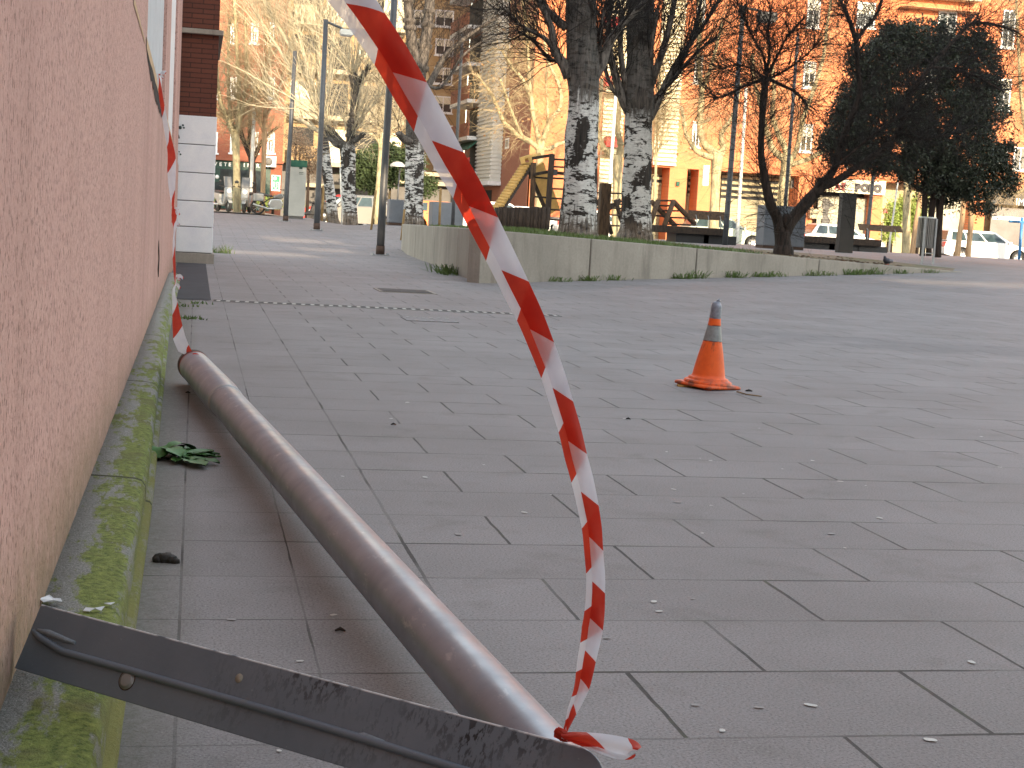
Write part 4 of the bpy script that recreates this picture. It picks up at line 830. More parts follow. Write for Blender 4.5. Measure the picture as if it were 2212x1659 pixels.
tree('plane_tree', 'spreading plane tree with dry leaves behind the wooden climbing ramp', 69.,
     [(1162,490,9),(1163,460,8.5),(1164,420,8),(1165,380,8),(1166,345,8),(1167,325,10),(1167,315,9)],
     [[(1164,322,7),(1149,308,6),(1130,298,6),(1116,290,6),(1100,275,5),(1089,265,4.5),(1076,235,4),(1063,205,3.5),(1048,185,3),(1030,160,2.5)], [(1166,318,7),(1160,280,6),(1151,245,5.5),(1148,215,5),(1142,198,4.5),(1128,170,4),(1106,145,3),(1085,110,2.5)], [(1148,220,4.5),(1143,170,4),(1141,120,3.5),(1137,60,3),(1130,0,2.5)], [(1170,318,7),(1174,298,6),(1182,275,5.5),(1195,252,5),(1208,236,5),(1212,215,4.5),(1208,185,4),(1196,160,3.5),(1184,130,3),(1175,80,2.5)], [(1172,322,6),(1190,320,5),(1205,312,4.5),(1225,305,4),(1250,290,3)], [(1130,298,4),(1112,260,3.5),(1098,220,3),(1080,170,2.5)], [(1182,275,4),(1183,230,3.5),(1180,180,3),(1184,120,2.5)]],
     M['plane_bark'], M['twig_pale'], 35, 'sunlit plane trees along the street', ntw=430, L=1.5, tr=.017, lev=2, up=.0, knob=1, leafp=.05, wob=.34, droop=.25)
tree('plane_tree', 'pollarded plane tree with elbowed limbs in front of the louvred garage', 67.,
     [(1541,500,12),(1542,470,11),(1544,430,10.5),(1546,390,10.5),(1548,355,12),(1549,338,15),(1549,326,12)],
     [[(1545,338,8),(1530,338,7),(1514,332,6),(1502,324,6),(1492,308,5.5),(1482,291,5),(1477,262,4.5),(1472,231,4)], [(1548,332,9),(1532,322,9),(1520,308,8),(1513,285,7.5),(1512,265,7),(1514,230,6.5),(1516,198,6),(1511,160,5.5),(1508,110,5),(1512,50,4.5),(1510,0,4)], [(1553,334,9),(1562,320,8),(1558,305,6),(1558,290,6),(1566,275,5.5),(1576,262,4.5),(1590,230,3.5),(1600,180,3)], [(1516,200,4.5),(1530,160,4),(1545,110,3.5),(1560,50,3)], [(1512,265,4),(1525,262,4),(1534,255,3.5)]],
     M['plane_bark'], M['twig_pale'], 36, 'sunlit plane trees along the street', ntw=360, L=1.5, tr=.011, lev=2, up=.1, knob=1, leafp=.03, wob=.3)
tree('plane_tree', 'pollarded plane tree with long raised limbs rising behind the grey metal box', 67.,
     [(1685,500,12),(1690,450,12),(1694,400,12),(1698,365,12),(1700,345,15),(1700,335,12)],
     [[(1696,345,9),(1682,335,8),(1668,320,7),(1664,308,7),(1660,295,6),(1655,280,6),(1648,250,5),(1640,215,4.5),(1630,180,4),(1625,120,3.5)], [(1700,338,8),(1692,310,7),(1682,292,6.5),(1674,270,6),(1668,240,5),(1672,200,4.5),(1668,140,4)], [(1706,355,8),(1722,352,6.5),(1746,344,6),(1764,334,5.5),(1780,327,5)], [(1708,345,8),(1717,330,6),(1726,300,5.5),(1733,265,5.5),(1745,225,5),(1756,198,5),(1768,160,4.5),(1780,116,4),(1786,60,3.5),(1795,0,3)]],
     M['plane_bark'], M['twig_pale'], 37, 'sunlit plane trees along the street', ntw=380, L=1.6, tr=.011, lev=2, up=.1, knob=1, leafp=.03, wob=.3)
tree('plane_tree', 'pale plane trunk seen in the gap between the two big poplars', 68.,
     [(1330,500,11),(1331,470,10),(1333,420,10),(1334,380,10),(1334,350,11),(1332,335,10)], [[(1330,345,7),(1315,330,7),(1302,316,6),(1294,295,5.5),(1290,270,5),(1296,230,4.5),(1300,170,4)], [(1335,340,7),(1340,310,6.5),(1334,280,6),(1336,240,6),(1330,200,5.5),(1326,150,5)], [(1338,345,6),(1350,325,5),(1360,300,4)]],
     M['plane_bark'], M['twig_pale'], 38, 'sunlit plane trees along the street', ntw=240, L=1.3, tr=.011, lev=2, up=.0, knob=1, wob=.3, droop=.2)
tree('young_tree', 'thin young tree with upright twigs before the cream louvres', 64.,
     [(1412,482,4),(1413,440,3.5),(1415,400,3.2),(1417,350,3),(1419,310,2.8)], [[(1419,312,2.5),(1421,260,2.2),(1424,200,2),(1428,130,1.6)], [(1417,350,2),(1408,310,1.8),(1404,260,1.5)], [(1417,340,2),(1430,300,1.8),(1438,240,1.5)]],
     M['plane_bark'], M['twig_pale'], 39, ntw=260, L=1.2, tr=.009, lev=2, up=.25)
tree('street_tree', 'thick sunlit pale trunk right of the far bench', 62.,
     [(1956,551,10),(1957,520,9),(1958,480,9),(1959,440,8.5),(1960,400,8),(1960,340,7)], [[(1960,350,6),(1950,300,5),(1940,240,4)], [(1960,350,6),(1975,300,5),(1990,240,4)]], M['plane_bark'], M['twig_pale'], 40, ntw=120, L=1.6, tr=.011, lev=2)
tree('street_tree', 'slanting brown trunk just right of the thick sunlit pale trunk', 61.,
     [(1970,551,6),(1974,520,6),(1979,480,6),(1985,445,6),(1990,400,5)], [[(1990,405,4),(1998,350,4),(2005,290,3)]], M['tan_bark'], M['twig_brown'], 41, ntw=60, L=1.4, tr=.01, lev=2)
tree('street_tree', 'wavy brown trunk leaning right in front of the silver car', 60.,
     [(2067,558,7),(2070,530,6.5),(2074,500,6),(2079,470,6),(2081,440,5.5),(2084,390,5)], [[(2084,395,4),(2090,340,4),(2098,280,3)]], M['tan_bark'], M['twig_brown'], 42, ntw=60, L=1.4, tr=.01, lev=2)
tree('street_tree', 'straight brown trunk in front of the silver car door', 60.,
     [(2091,560,6.5),(2093,530,6),(2096,500,6),(2098,460,5.5),(2100,400,5)], [[(2100,405,4),(2104,340,4),(2112,280,3)]], M['tan_bark'], M['twig_brown'], 43, ntw=60, L=1.4, tr=.01, lev=2)
tree('plane_tree', 'pale plane tree whose twigs hang over the shop at the right edge', 64.,
     [(2262,560,11),(2258,480,10),(2254,400,10),(2250,360,11)], [[(2250,370,7),(2225,400,6),(2205,412,5),(2180,418,4),(2160,412,3)], [(2250,365,7),(2230,330,6),(2215,280,5),(2205,200,4),(2200,110,3.5),(2195,0,3)], [(2240,380,5),(2215,385,4.5),(2190,395,4),(2170,402,3)]],
     M['plane_bark'], M['twig_pale'], 44, 'sunlit plane trees along the street', ntw=380, L=1.3, tr=.011, lev=2, up=.0, knob=1, wob=.35, droop=.1)
def bushy(name, label, Y, blobs, mat, n, seed, leafs=.09, cat='bush', stem=None):
    rng = random.Random(seed); k = Y/FPX; c0 = P(blobs[0][0], blobs[0][1], Y); root = empty(name, (c0.x, c0.y, hz(c0.x, c0.y)), label, cat)
    m = MB(); 
    for b in blobs[:4]: q = P(b[0], b[1], Y); m.tube([Vector((q.x, q.y, hz(q.x, q.y)-.05)), q], [.09, .04], 6)
    m.build('stem', M['dark_bark'], root, fix=False)
    tot = sum(b[2]*b[3] for b in blobs); cb = MB()
    for x, y, rx, ry in blobs:
        c = P(x, y, Y)
        for _ in range(int(n*rx*ry/tot)):
            while 1:
                v = Vector((rng.uniform(-1,1), rng.uniform(-1,1), rng.uniform(-1,1)))
                if v.length < 1.05: break
            q = c+Vector((v.x*rx*k, v.y*rx*k*.8, v.z*ry*k))
            for _ in range(7):
                o = q+Vector((rng.gauss(0,.14), rng.gauss(0,.14), rng.gauss(0,.14))); a = Vector((rng.gauss(0,1), rng.gauss(0,1), rng.gauss(0,1))).normalized()*leafs*rng.uniform(.6,1.2); b = a.orthogonal().normalized()*leafs*.5
                cb.add([o-a, o+b, o+a, o-b], [(0,1,2,3)], 0, False)
    cb.build('crown', mat, root, fix=False)
bushy('bush', 'sunlit yellow green bush growing against the brick right of the bar', 79, [(1930,470,18,38),(1905+15,500,14,25),(1975,470,18,40),(1990,440,14,35),(1950,450,14,30)], M['bush'], 900, 3)
bushy('evergreen_tree', 'dark green broad tree behind the silver hatchback', 92, [(800,355,42,30),(845,365,40,34),(770,380,30,30),(880,350,35,30),(830,330,30,22),(915,400,26,20),(812,398,20,20)], M['farbush'], 1500, 4, .13, 'tree')
bushy('bare_bush', 'brown twiggy mass between white kiosk and leaning poplar', 72, [(668,345,24,36),(690,360,18,36),(648,322,22,22),(640,300,22,22)], M['twig_brown'], 520, 6, .05, 'tree')
bushy('hedge', 'low green hedge along the front of the vet shop', 78, [(470,428,20,6),(510,430,20,6),(550,434,22,5),(590,438,22,4),(635,444,16,5)], M['bush'], 260, 8, .07, 'hedge')
# ------------------------------------------------------------ lamp posts
def post(name, label, Y, x0, y0, x1, y1, wpx, mat, cat='lamp post', group=None, ext=0., plate=False, top=None, arm=None, hidden=False):
    a = P(x0, y0, Y); b = P(x1, y1, Y); b = Vector((a.x+(b.x-a.x)*.0+ (b.x-a.x), Y, b.z)); b.z += ext
    gz = hz(a.x, a.y); root = empty(name, (a.x, Y, gz), label, cat, group)
    r = wpx/2*Y/FPX; xm = (a.x+b.x)/2
    m = MB(); m.tube([(a.x, Y, gz-.02), (a.x, Y, gz+1.0), (lerp(a.x, b.x, .5), Y, (a.z+b.z)/2), (b.x, Y, b.z)], [r, r*.98, r*.9, r*.78], 14); m.build('pole', mat, root)
    if plate:
        m = MB(); m.box((a.x-r*2.2, Y-r*2.2, gz+.004), (a.x+r*2.2, Y+r*2.2, gz+.022)); m.build('base_plate', M['galv'], root)
        m = MB(); m.tube([(a.x, Y, gz+.02), (a.x, Y, gz+.20)], [r*1.12, r*1.12], 14); m.build('collar', M['rust'], root)
        for sx_ in (-1, 1):
            for sy in (-1, 1): m = MB(); m.tube([(a.x+sx_*r*1.8, Y+sy*r*1.8, gz+.02), (a.x+sx_*r*1.8, Y+sy*r*1.8, gz+.055)], .012, 6); m.build('bolt', M['galv'], root)
    if arm:
        (ax1, ay1), hw, hh, lens = arm; q = P(ax1, ay1, Y); t = P(x1, y1+3, Y)
        m = MB(); m.tube([Vector((b.x, Y, b.z-.05)), Vector((q.x, Y-.0, q.z))], .035, 8); arm_ = m.build('arm', mat, root)
        m = MB(); L_ = hw*Y/FPX; H_ = hh*Y/FPX
        m.prism([(q.x-L_*.15, q.z-.02), (q.x+L_*.8, q.z-.02), (q.x+L_*.85, q.z-H_*.6), (q.x+L_*.7, q.z-H_), (q.x-L_*.1, q.z-H_), (q.x-L_*.2, q.z-H_*.5)], Y-.16, Y+.16); m.build('lamp_head', M['whitepole'] if lens else M['greypole'], root, bevel=.02)
        m = MB(); m.box((q.x-L_*.05, Y-.12, q.z-H_-.012), (q.x+L_*.65, Y+.12, q.z-H_+.002)); m.build('lens', M['lamp_lens'], root)
    return root
post('lamp_post', 'grey metal lamp post on bolted plate, nearest of all, left of the planter wall', 31.5, 821, 552, 853, 0, 17, M['greypole'], ext=1.5, plate=True)
post('lamp_post', 'tall grey lamp post with bolted base and lamp arm, left of the leaning poplar', 43., 684, 495, 704, 42, 12.5, M['greypole'], plate=True, arm=((740, 62), 30, 14, True))
post('lamp_post', 'grey lamp post standing just left of the white kiosk', 52., 617, 470, 636, 150, 10.5, M['greypole'], ext=.6, plate=True)
post('lamp_post', 'pale sunlit post between the scooter and the orange tan trunk', 67., 540, 461, 552, 168, 8.5, M['whitepole'])
post('sign_post', 'thin pale bent-top post between the two white barked poplars', 60., 738, 478, 735, 362, 3.5, M['whitepole'], 'post')
post('lamp_post', 'slim sunlit post against the white barked trunk left of the planter', 60., 873, 470, 884, 344, 4.5, M['whitepole'])
post('lamp_post', 'dark slim post in front of the beige tower', 47., 978, 480, 999, 73, 8, M['greypole'])
post('lamp_post', 'white post in the gap between the two big poplars', 62., 1310, 500, 1333, 165, 8.5, M['whitepole'])
post('lamp_post', 'tall dark lamp post with box lamp rising behind the near bench', 42., 1568, 500, 1606, 12, 13, M['greypole'], ext=.0, arm=((1645, 24), 42, 24, False))
post('lamp_post', 'white sunlit post right of the tall dark lamp post', 62., 1593, 500, 1612, 190, 8.5, M['whitepole'])
post('lamp_post', 'dark square topped post rising behind the grey metal box', 44., 1692, 500, 1724, 72, 9, M['greypole'])
post('lamp_post', 'grey post with small white sticker behind the far bench', 50., 1873, 520, 1894, 300, 9, M['greypole'])
post('lamp_post', 'thin white post beside the thick sunlit trunk near the bar', 63., 1922, 525, 1941, 380, 5, M['whitepole'])
post('sign_post', 'thin white post sticking up behind the concrete monolith', 63., 1818, 525, 1832, 340, 3.5, M['whitepole'], 'post')
gl = empty('globe_lamp', (P(857,430,88)[0], 88, .2), 'small distant lamp with half dome head before the dark tree', 'street lamp')
a = P(857, 430, 88); m = MB(); m.tube([(a.x, 88, 0.1), (a.x+.1, 88, P(859,360,88)[2])], .05, 8); m.build('pole', M['greypole'], gl)
q = P(859, 360, 88); m = MB(); m.lathe(q, [(.45,0),(.42,.12),(.25,.25),(0,.3)], 16); m.build('lamp_head', M['whitepole'], gl)
# ------------------------------------------------------------ kiosk, boxes, bin, slab, benches
def pbox(name, mat, x0, x1, yt, yb, Y, dep, label=None, cat=None, par=None, zb=None, bevel=.01, yaw=0):
    A = P(x0, (yt+yb)/2, Y); B = P(x1, (yt+yb)/2, Y); zt = P((x0+x1)/2, yt, Y)[2]; z0 = hz(A.x, Y)-.02 if zb is None else zb
    m = MB(); m.box((A.x, Y, z0), (B.x, Y+dep, zt)); o = m.build(name, mat, par, bevel=bevel); o['dims'] = (A.x, B.x, z0, zt)
    return tag(o, label, cat)
Yk_ = 58.; A = P(622, 466, Yk_); B = P(658, 466, Yk_); z0 = hz(A.x, Yk_); zt = P(645, 346, Yk_)[2]
ki = empty('information_kiosk', ((A.x+B.x)/2, Yk_+.4, z0), 'tall off-white street kiosk panel with green top band', 'kiosk')
m = MB(); m.box((A.x, Yk_, z0+.10), (B.x, Yk_+.7, zt-.25)); m.build('body', M['kiosk'], ki, bevel=.02)
m = MB(); m.box((A.x-.02, Yk_-.02, zt-.249), (B.x+.02, Yk_+.72, zt)); m.build('green_band', M['awning_green'], ki, bevel=.01)
m = MB(); m.box((A.x+.05, Yk_+.05, z0-.05), (B.x-.05, Yk_+.65, z0+.099)); m.build('plinth', M['greyfront'], ki)
for k, dz in ((0, 1.85), (1, 1.72), (2, 1.66)): m = MB(); m.box((A.x+.34, Yk_-.006, z0+dz), (A.x+.34+(.12 if k == 0 else .16), Yk_-.001, z0+dz+(.1 if k == 0 else .02))); m.build('green_mark', M['green_shop'], ki)
def sbox(name, mat, x0, x1, yt, yb, Y, dep, label, cat, extra=None):
    A = P(x0, yb, Y); B = P(x1, yb, Y); z0 = hz(A.x, Y); zt = P((x0+x1)/2, yt, Y)[2]
    root = empty(name, ((A.x+B.x)/2, Y+dep/2, z0), label, cat)
    m = MB(); m.box((A.x, Y, z0+.08), (B.x, Y+dep, zt)); m.build('body', mat, root, bevel=.015)
    m = MB(); m.box((A.x+.01, Y+.01, z0-.05), (B.x-.01, Y+dep-.01, z0+.079)); m.build('rusty_foot', M['rust'], root)
    return root, A.x, B.x, z0, zt
sbox('utility_box', M['box_grey'], 839, 870, 431, 493, 47., .6, 'grey metal bin box between crossed stakes and dark headed poplar', 'utility box')
sbox('utility_box', M['box_grey'], 932, 1000, 437, 490, 50., .8, 'wide blue grey box on the planter left of the palisade', 'utility box')
r_, xa, xb, z0, zt = sbox('utility_box', M['box_grey'], 1647, 1736, 445, 541, 39.5, .6, 'large grey metal cabinet behind the dark forked tree', 'utility box')
m = MB()
for i in range(5): m.box((lerp(xa, xb, .62)+i*.055, 39.47, zt-.12), (lerp(xa, xb, .62)+i*.055+.03, 39.5, zt-.02))
m.build('vent', M['galv'], r_)
Ys = 39.; A = P(1811, 547, Ys); B = P(1842, 547, Ys); zt = P(1840, 417, Ys)[2]
m = MB(); m.box((A.x, Ys, hz(A.x, Ys)-.05), (B.x, Ys+.25, zt)); thing(m, 'concrete_monolith', M['slab'], 'upright dark concrete slab standing before the far bench', 'monolith', bevel=.012)
def bench(label, Y, x0, x1, ytop, ybot, ends, bx0, bx1, byt, byb, feet, yaw):
    A = P(x0, ytop, Y); B = P(x1, ytop+(x1-x0)*.045, Y); z = P((x0+x1)/2, ytop+(x1-x0)*.0225, Y)[2]; th = (ybot-ytop)*Y/FPX*.75
    root = empty('park_bench', ((A.x+B.x)/2, Y, hz(A.x, Y)), label, 'bench', 'heavy timber benches on the raised square')
    n = 5; wy = 1.3/n
    for i in range(n): m = MB(); m.box((A.x, Y+i*wy, z-th), (B.x+ends*i*.09, Y+i*wy+wy*.72, z)); m.build('seat_beam', M['wood_dark'], root, bevel=.012)
    zg_ = hz(A.x, Y)
    for f in feet: 
        fx = P(f, ybot, Y).x; m = MB(); m.box((fx-.5, Y+.15, zg_-.05), (fx+.5, Y+1.1, z-th-.002)); m.build('foot', M['plastic_black'], root)
    C = P(bx0, byt, Y+.5); D_ = P(bx1, byt, Y+.5); zt = P((bx0+bx1)/2, byt+1, Y+.5)[2]; zb = P((bx0+bx1)/2, byb, Y+.5)[2]
    m = MB(); m.prism([(Y+.45, zb), (Y+.50, zb), (Y+.68, zt), (Y+.63, zt)], C.x, D_.x, ax='x'); br = m.build('backrest', M['wood'], root, bevel=.008)
    for t in (.18, .5, .82): m = MB(); X_ = lerp(C.x, D_.x, t); m.bar((X_, Y+.40, z-th*.9), (X_, Y+.44, zb), .035, .012, (1,0,0)); m.bar((X_, Y+.44, zb), (X_, Y+.61, zt-.08), .035, .012, (1,0,0)); m.build('metal_strap', M['galv'], root)
    return root
bench('timber bench with slanted backrest and metal straps behind the second poplar', 43., 1420, 1575, 487, 508, 1, 1490, 1572, 455, 475, (1500, 1560), 0)
bench('timber bench with backrest partly behind the concrete monolith', 45., 1735, 1905, 510, 530, 1, 1857, 1951, 485, 500, (1775, 1828, 1890), 0)
# perforated litter bin on two legs
Yb = 31.; cb_ = P(1995, 573, Yb); zb_ = hz(cb_.x, Yb); bn = empty('litter_bin', (cb_.x, Yb, zb_), 'perforated metal litter bin on two legs at the right end of the planter', 'litter bin')
r = .175; zt = P(2001, 469, Yb)[2]; cx = P(1999, 520, Yb).x
m = MB(); zl_ = zb_+.34
for j in range(28):
    a = 2*math.pi*j/28; m.add([], []); x_, y_ = cx+math.cos(a)*r, Yb+math.sin(a)*r; m.box((x_-.012, y_-.012, zl_), (x_+.012, y_+.012, zt-.03))
m.lathe((cx, Yb, zl_), [(0,0),(r*.93,0),(r*.93,(zt-zl_)*.97)], 28); m.build('basket', M['binmetal'], bn)
m = MB(); m.lathe((cx, Yb, zt-.03), [(r*.9,0),(r*1.08,0),(r*1.10,.02),(r*1.08,.035),(r*.9,.035),(r*.9,0)], 28); m.build('rim', M['whitepole'], bn)
for dx in (-.13, .13): m = MB(); m.box((cx+dx-.02, Yb-.2, zb_-.02), (cx+dx+.02, Yb-.165, zt-.03)); m.build('leg', M['galv'], bn)
m = MB(); m.box((cx-.109, Yb-.195, zb_+.22), (cx+.109, Yb-.17, zb_+.24)); m.build('crossbar', M['galv'], bn)
# pigeon
Yp = 27.3; q = P(1917, 569, Yp); zg_ = zsoil(q.x, Yp); pg = MB()
pp = [Vector((.13,0,.085)), Vector((.09,0,.095)), Vector((.03,0,.10)), Vector((-.04,0,.105)), Vector((-.075,0,.125)), Vector((-.09,0,.155)), Vector((-.098,0,.175)), Vector((-.112,0,.178)), Vector((-.13,0,.172))]
pg.tube(pp, [.008,.022,.052,.060,.048,.032,.027,.022,.004], 12); 
bd = pg.build('pigeon', M['feather_dark']); bd.location = (q.x, Yp, zg_); bd.rotation_euler = (0,0,.5); tag(bd, 'dark grey pigeon standing on the planter soil near the bin', 'pigeon'); LOC.add(bd.name)
for s_ in (-1, 1): m = MB(); m.tube([Vector((-.03,.05*s_,.115)), Vector((.03,.056*s_,.108)), Vector((.10,.03*s_,.095)), Vector((.15,.008*s_,.085))], [.014,.034,.022,.004], 8); o = m.build('wing', M['feather'], bd); local(o) if False else None
for s_ in (-1, 1): m = MB(); m.tube([Vector((-.01,.022*s_,.06)), Vector((-.01,.022*s_,.0))], .005, 5); m.build('leg', M['lamp_red'], bd)
# ------------------------------------------------------------ playground
cf = lambda x, y: (1042.4+.1488*x, 329.2+.1488*y)
Yg = 46.; g0 = P(1150, 470, Yg); pgd = empty('climbing_frame', (g0.x, Yg, hz(g0.x, Yg)), 'wooden playground climbing frame with golden slatted ramp behind the first poplar', 'climbing frame')
def cp_(x, y, dy=0): return P(*cf(x, y), Yg+dy)
m = MB(); n = 17
for i in range(n):
    k = i/(n-1); L0 = Vector(cp_(lerp(560,150,k), lerp(170,790,k), lerp(.4, -1.2, k))); R0 = Vector(cp_(lerp(700,290,k), lerp(165,810,k), lerp(.4, -1.2, k)))
    m.tube([L0, R0], .058, 8)
m.build('ramp_logs', M['wood_gold'], pgd)
m = MB(); m.bar(cp_(712,180,.5), cp_(300,825,-1.1), .07, .20, (0,-1,0)); m.build('ramp_beam', M['wood_dark'], pgd)
m = MB(); m.bar(cp_(660,240,.3), cp_(900,800,.9), .10, .14, (0,-1,0)); m.build('brace', M['wood_dark'], pgd)
m = MB(); m.bar(cp_(790,190,.6), cp_(1030,860,1.8), .45, .06, (0,-1,0)); m.build('slide_board', M['wood_gold'], pgd)
m = MB(); m.tube([cp_(545,110,.4), cp_(700,60,.3), cp_(830,40,.5)], .075, 8); m.build('top_roller', M['wood_gold'], pgd)
for px_, w0 in (((575,80),(590,160)), ((690,60),(712,150))): m = MB(); m.bar(cp_(*px_, .2), cp_(*w0, .2), .05, .14, (1,0,0)); m.build('roller_bracket', M['wood_gold'], pgd)
m = MB(); m.tube([cp_(738,150), cp_(725,600), cp_(700,1080)], .085, 10); m.build('post', M['wood'], pgd)
m = MB(); m.bar(cp_(1008,25,-.6), cp_(930,1120,-.6), .15, .13, (0,-1,0)); m.build('post', M['wood_dark'], pgd)
for a, b in (((730,85),(1010,40)), ((750,320),(985,275)), ((1000,290),(1240,315))): m = MB(); m.bar(cp_(*a, -.1), cp_(*b, -.5), .09, .14, (0,-1,0)); m.build('rail', M['wood_dark'], pgd)
for y in (97, 205, 372, 525, 665, 830, 975): m = MB(); m.tube([cp_(985,y,-.5), cp_(1280,y+15,-.3)], .028, 6); m.build('rung', M['wood_dark'], pgd)
for y in (360, 640): m = MB(); m.tube([cp_(740,y,0), cp_(960,y+18,-.4)], .028, 6); m.build('rung', M['wood_dark'], pgd)
m = MB(); m.box(*[tuple(v) for v in ((cp_(1000,330,-.65)), (cp_(1070,250,-.45)))]); m.build('bracket', M['plastic_black'], pgd)
pal = empty('palisade_fence', (P(1130,487,44.5).x, 44.5, .6), 'low dark timber palisade at the foot of the golden ramp', 'fence')
rng = random.Random(2)
for i in range(14):
    x = lerp(1072, 1181, i/13); q = P(x, 487, 44.4); zt = P(x, 447.5+rng.uniform(-1,1), 44.4)[2]; m = MB(); m.tube([(q.x, 44.4+.04*(i % 2), hz(q.x, 44)-.1), (q.x, 44.4+.04*(i % 2), zt)], .068+rng.uniform(-.004,.006), 8); m.build('paling', M['wood_dark'], pal)
post2 = P(1302, 500, 34.); m = MB(); zt = P(1307, 396, 34.)[2]; m.box((post2.x-.12, 33.9, hz(post2.x, 34)-.1), (post2.x+.12, 34.12, zt)); thing(m, 'timber_post', M['wood'], 'square dark timber post between the two big poplars', 'post', bevel=.01)
z2 = lambda x, y: (1371.5+.1736*x, 384+.1736*y)
nf = empty('rope_climber', (P(1450,486,48).x, 48, .5), 'low log climbing trestle with dark rungs behind the near bench', 'climbing frame')
for a, b, dy in (((478,290),(365,600),-.5), ((480,295),(750,580),.3), ((285,290),(195,560),-.5), ((205,295),(505,600),.3)): m = MB(); m.tube([P(*z2(*a), 48), P(*z2(*b), 48+dy)], .085, 9); m.build('log', M['wood'], nf)
for a, b in (((280,285),(480,285)), ((280,345),(450,350)), ((240,470),(400,480)), ((340,410),(545,412)), ((430,495),(650,500)), ((380,575),(740,590))): m = MB(); m.tube([P(*z2(*a), 48), P(*z2(*b), 48)], .03, 6); m.build('rung', M['wood_dark'], nf)
nf2 = empty('rope_climber', (P(1340,490,47).x, 47, .5), 'crossed logs and thin rungs seen between the two big poplars', 'climbing frame')
for a, b in (((2010,690),(1640,960)), ((1930,690),(2060,1150)), ((1790,900),(1870,1180)), ((1720,680),(1640,760))): m = MB(); m.tube([P(*cf(*a), 47), P(*cf(*b), 47.2)], .07, 8); m.build('log', M['wood_dark'], nf2)
for y in (585, 740, 800, 900, 1055): m = MB(); m.tube([P(*cf(1640,y), 47), P(*cf(2080,y+15), 47)], .026, 6); m.build('rung', M['wood_dark'], nf2)
def stake(label, Y, x0, y0, x1, y1, w_, group='pale wooden tree stakes'):
    a = P(x0, y0, Y); b = P(x1, y1, Y); m = MB(); m.tube([(a.x, Y, hz(a.x, Y)-.05), b], w_/2*Y/FPX, 9); return thing(m, 'wooden_stake', M['stake'], label, 'stake', group)
stake('tall pale wooden stake in front of the yellow lit plane trunk', 45., 801, 507, 812, 411, 5); stake('pale wooden stake close behind the nearest lamp post', 49., 836, 500, 842, 412, 4.5); stake('short pale stake against the planter wall end', 38., 866, 527, 874, 452, 5)
stake('wooden stake with yellow band beside the wide blue grey box', 46., 949, 490, 952, 406, 5.5); stake('pale wooden stake left of the leaning poplar, nearer the lamp post', 58., 695, 473, 699, 400, 5); stake('pale wooden stake just left of the leaning poplar trunk', 58., 708, 478, 708, 436, 5)
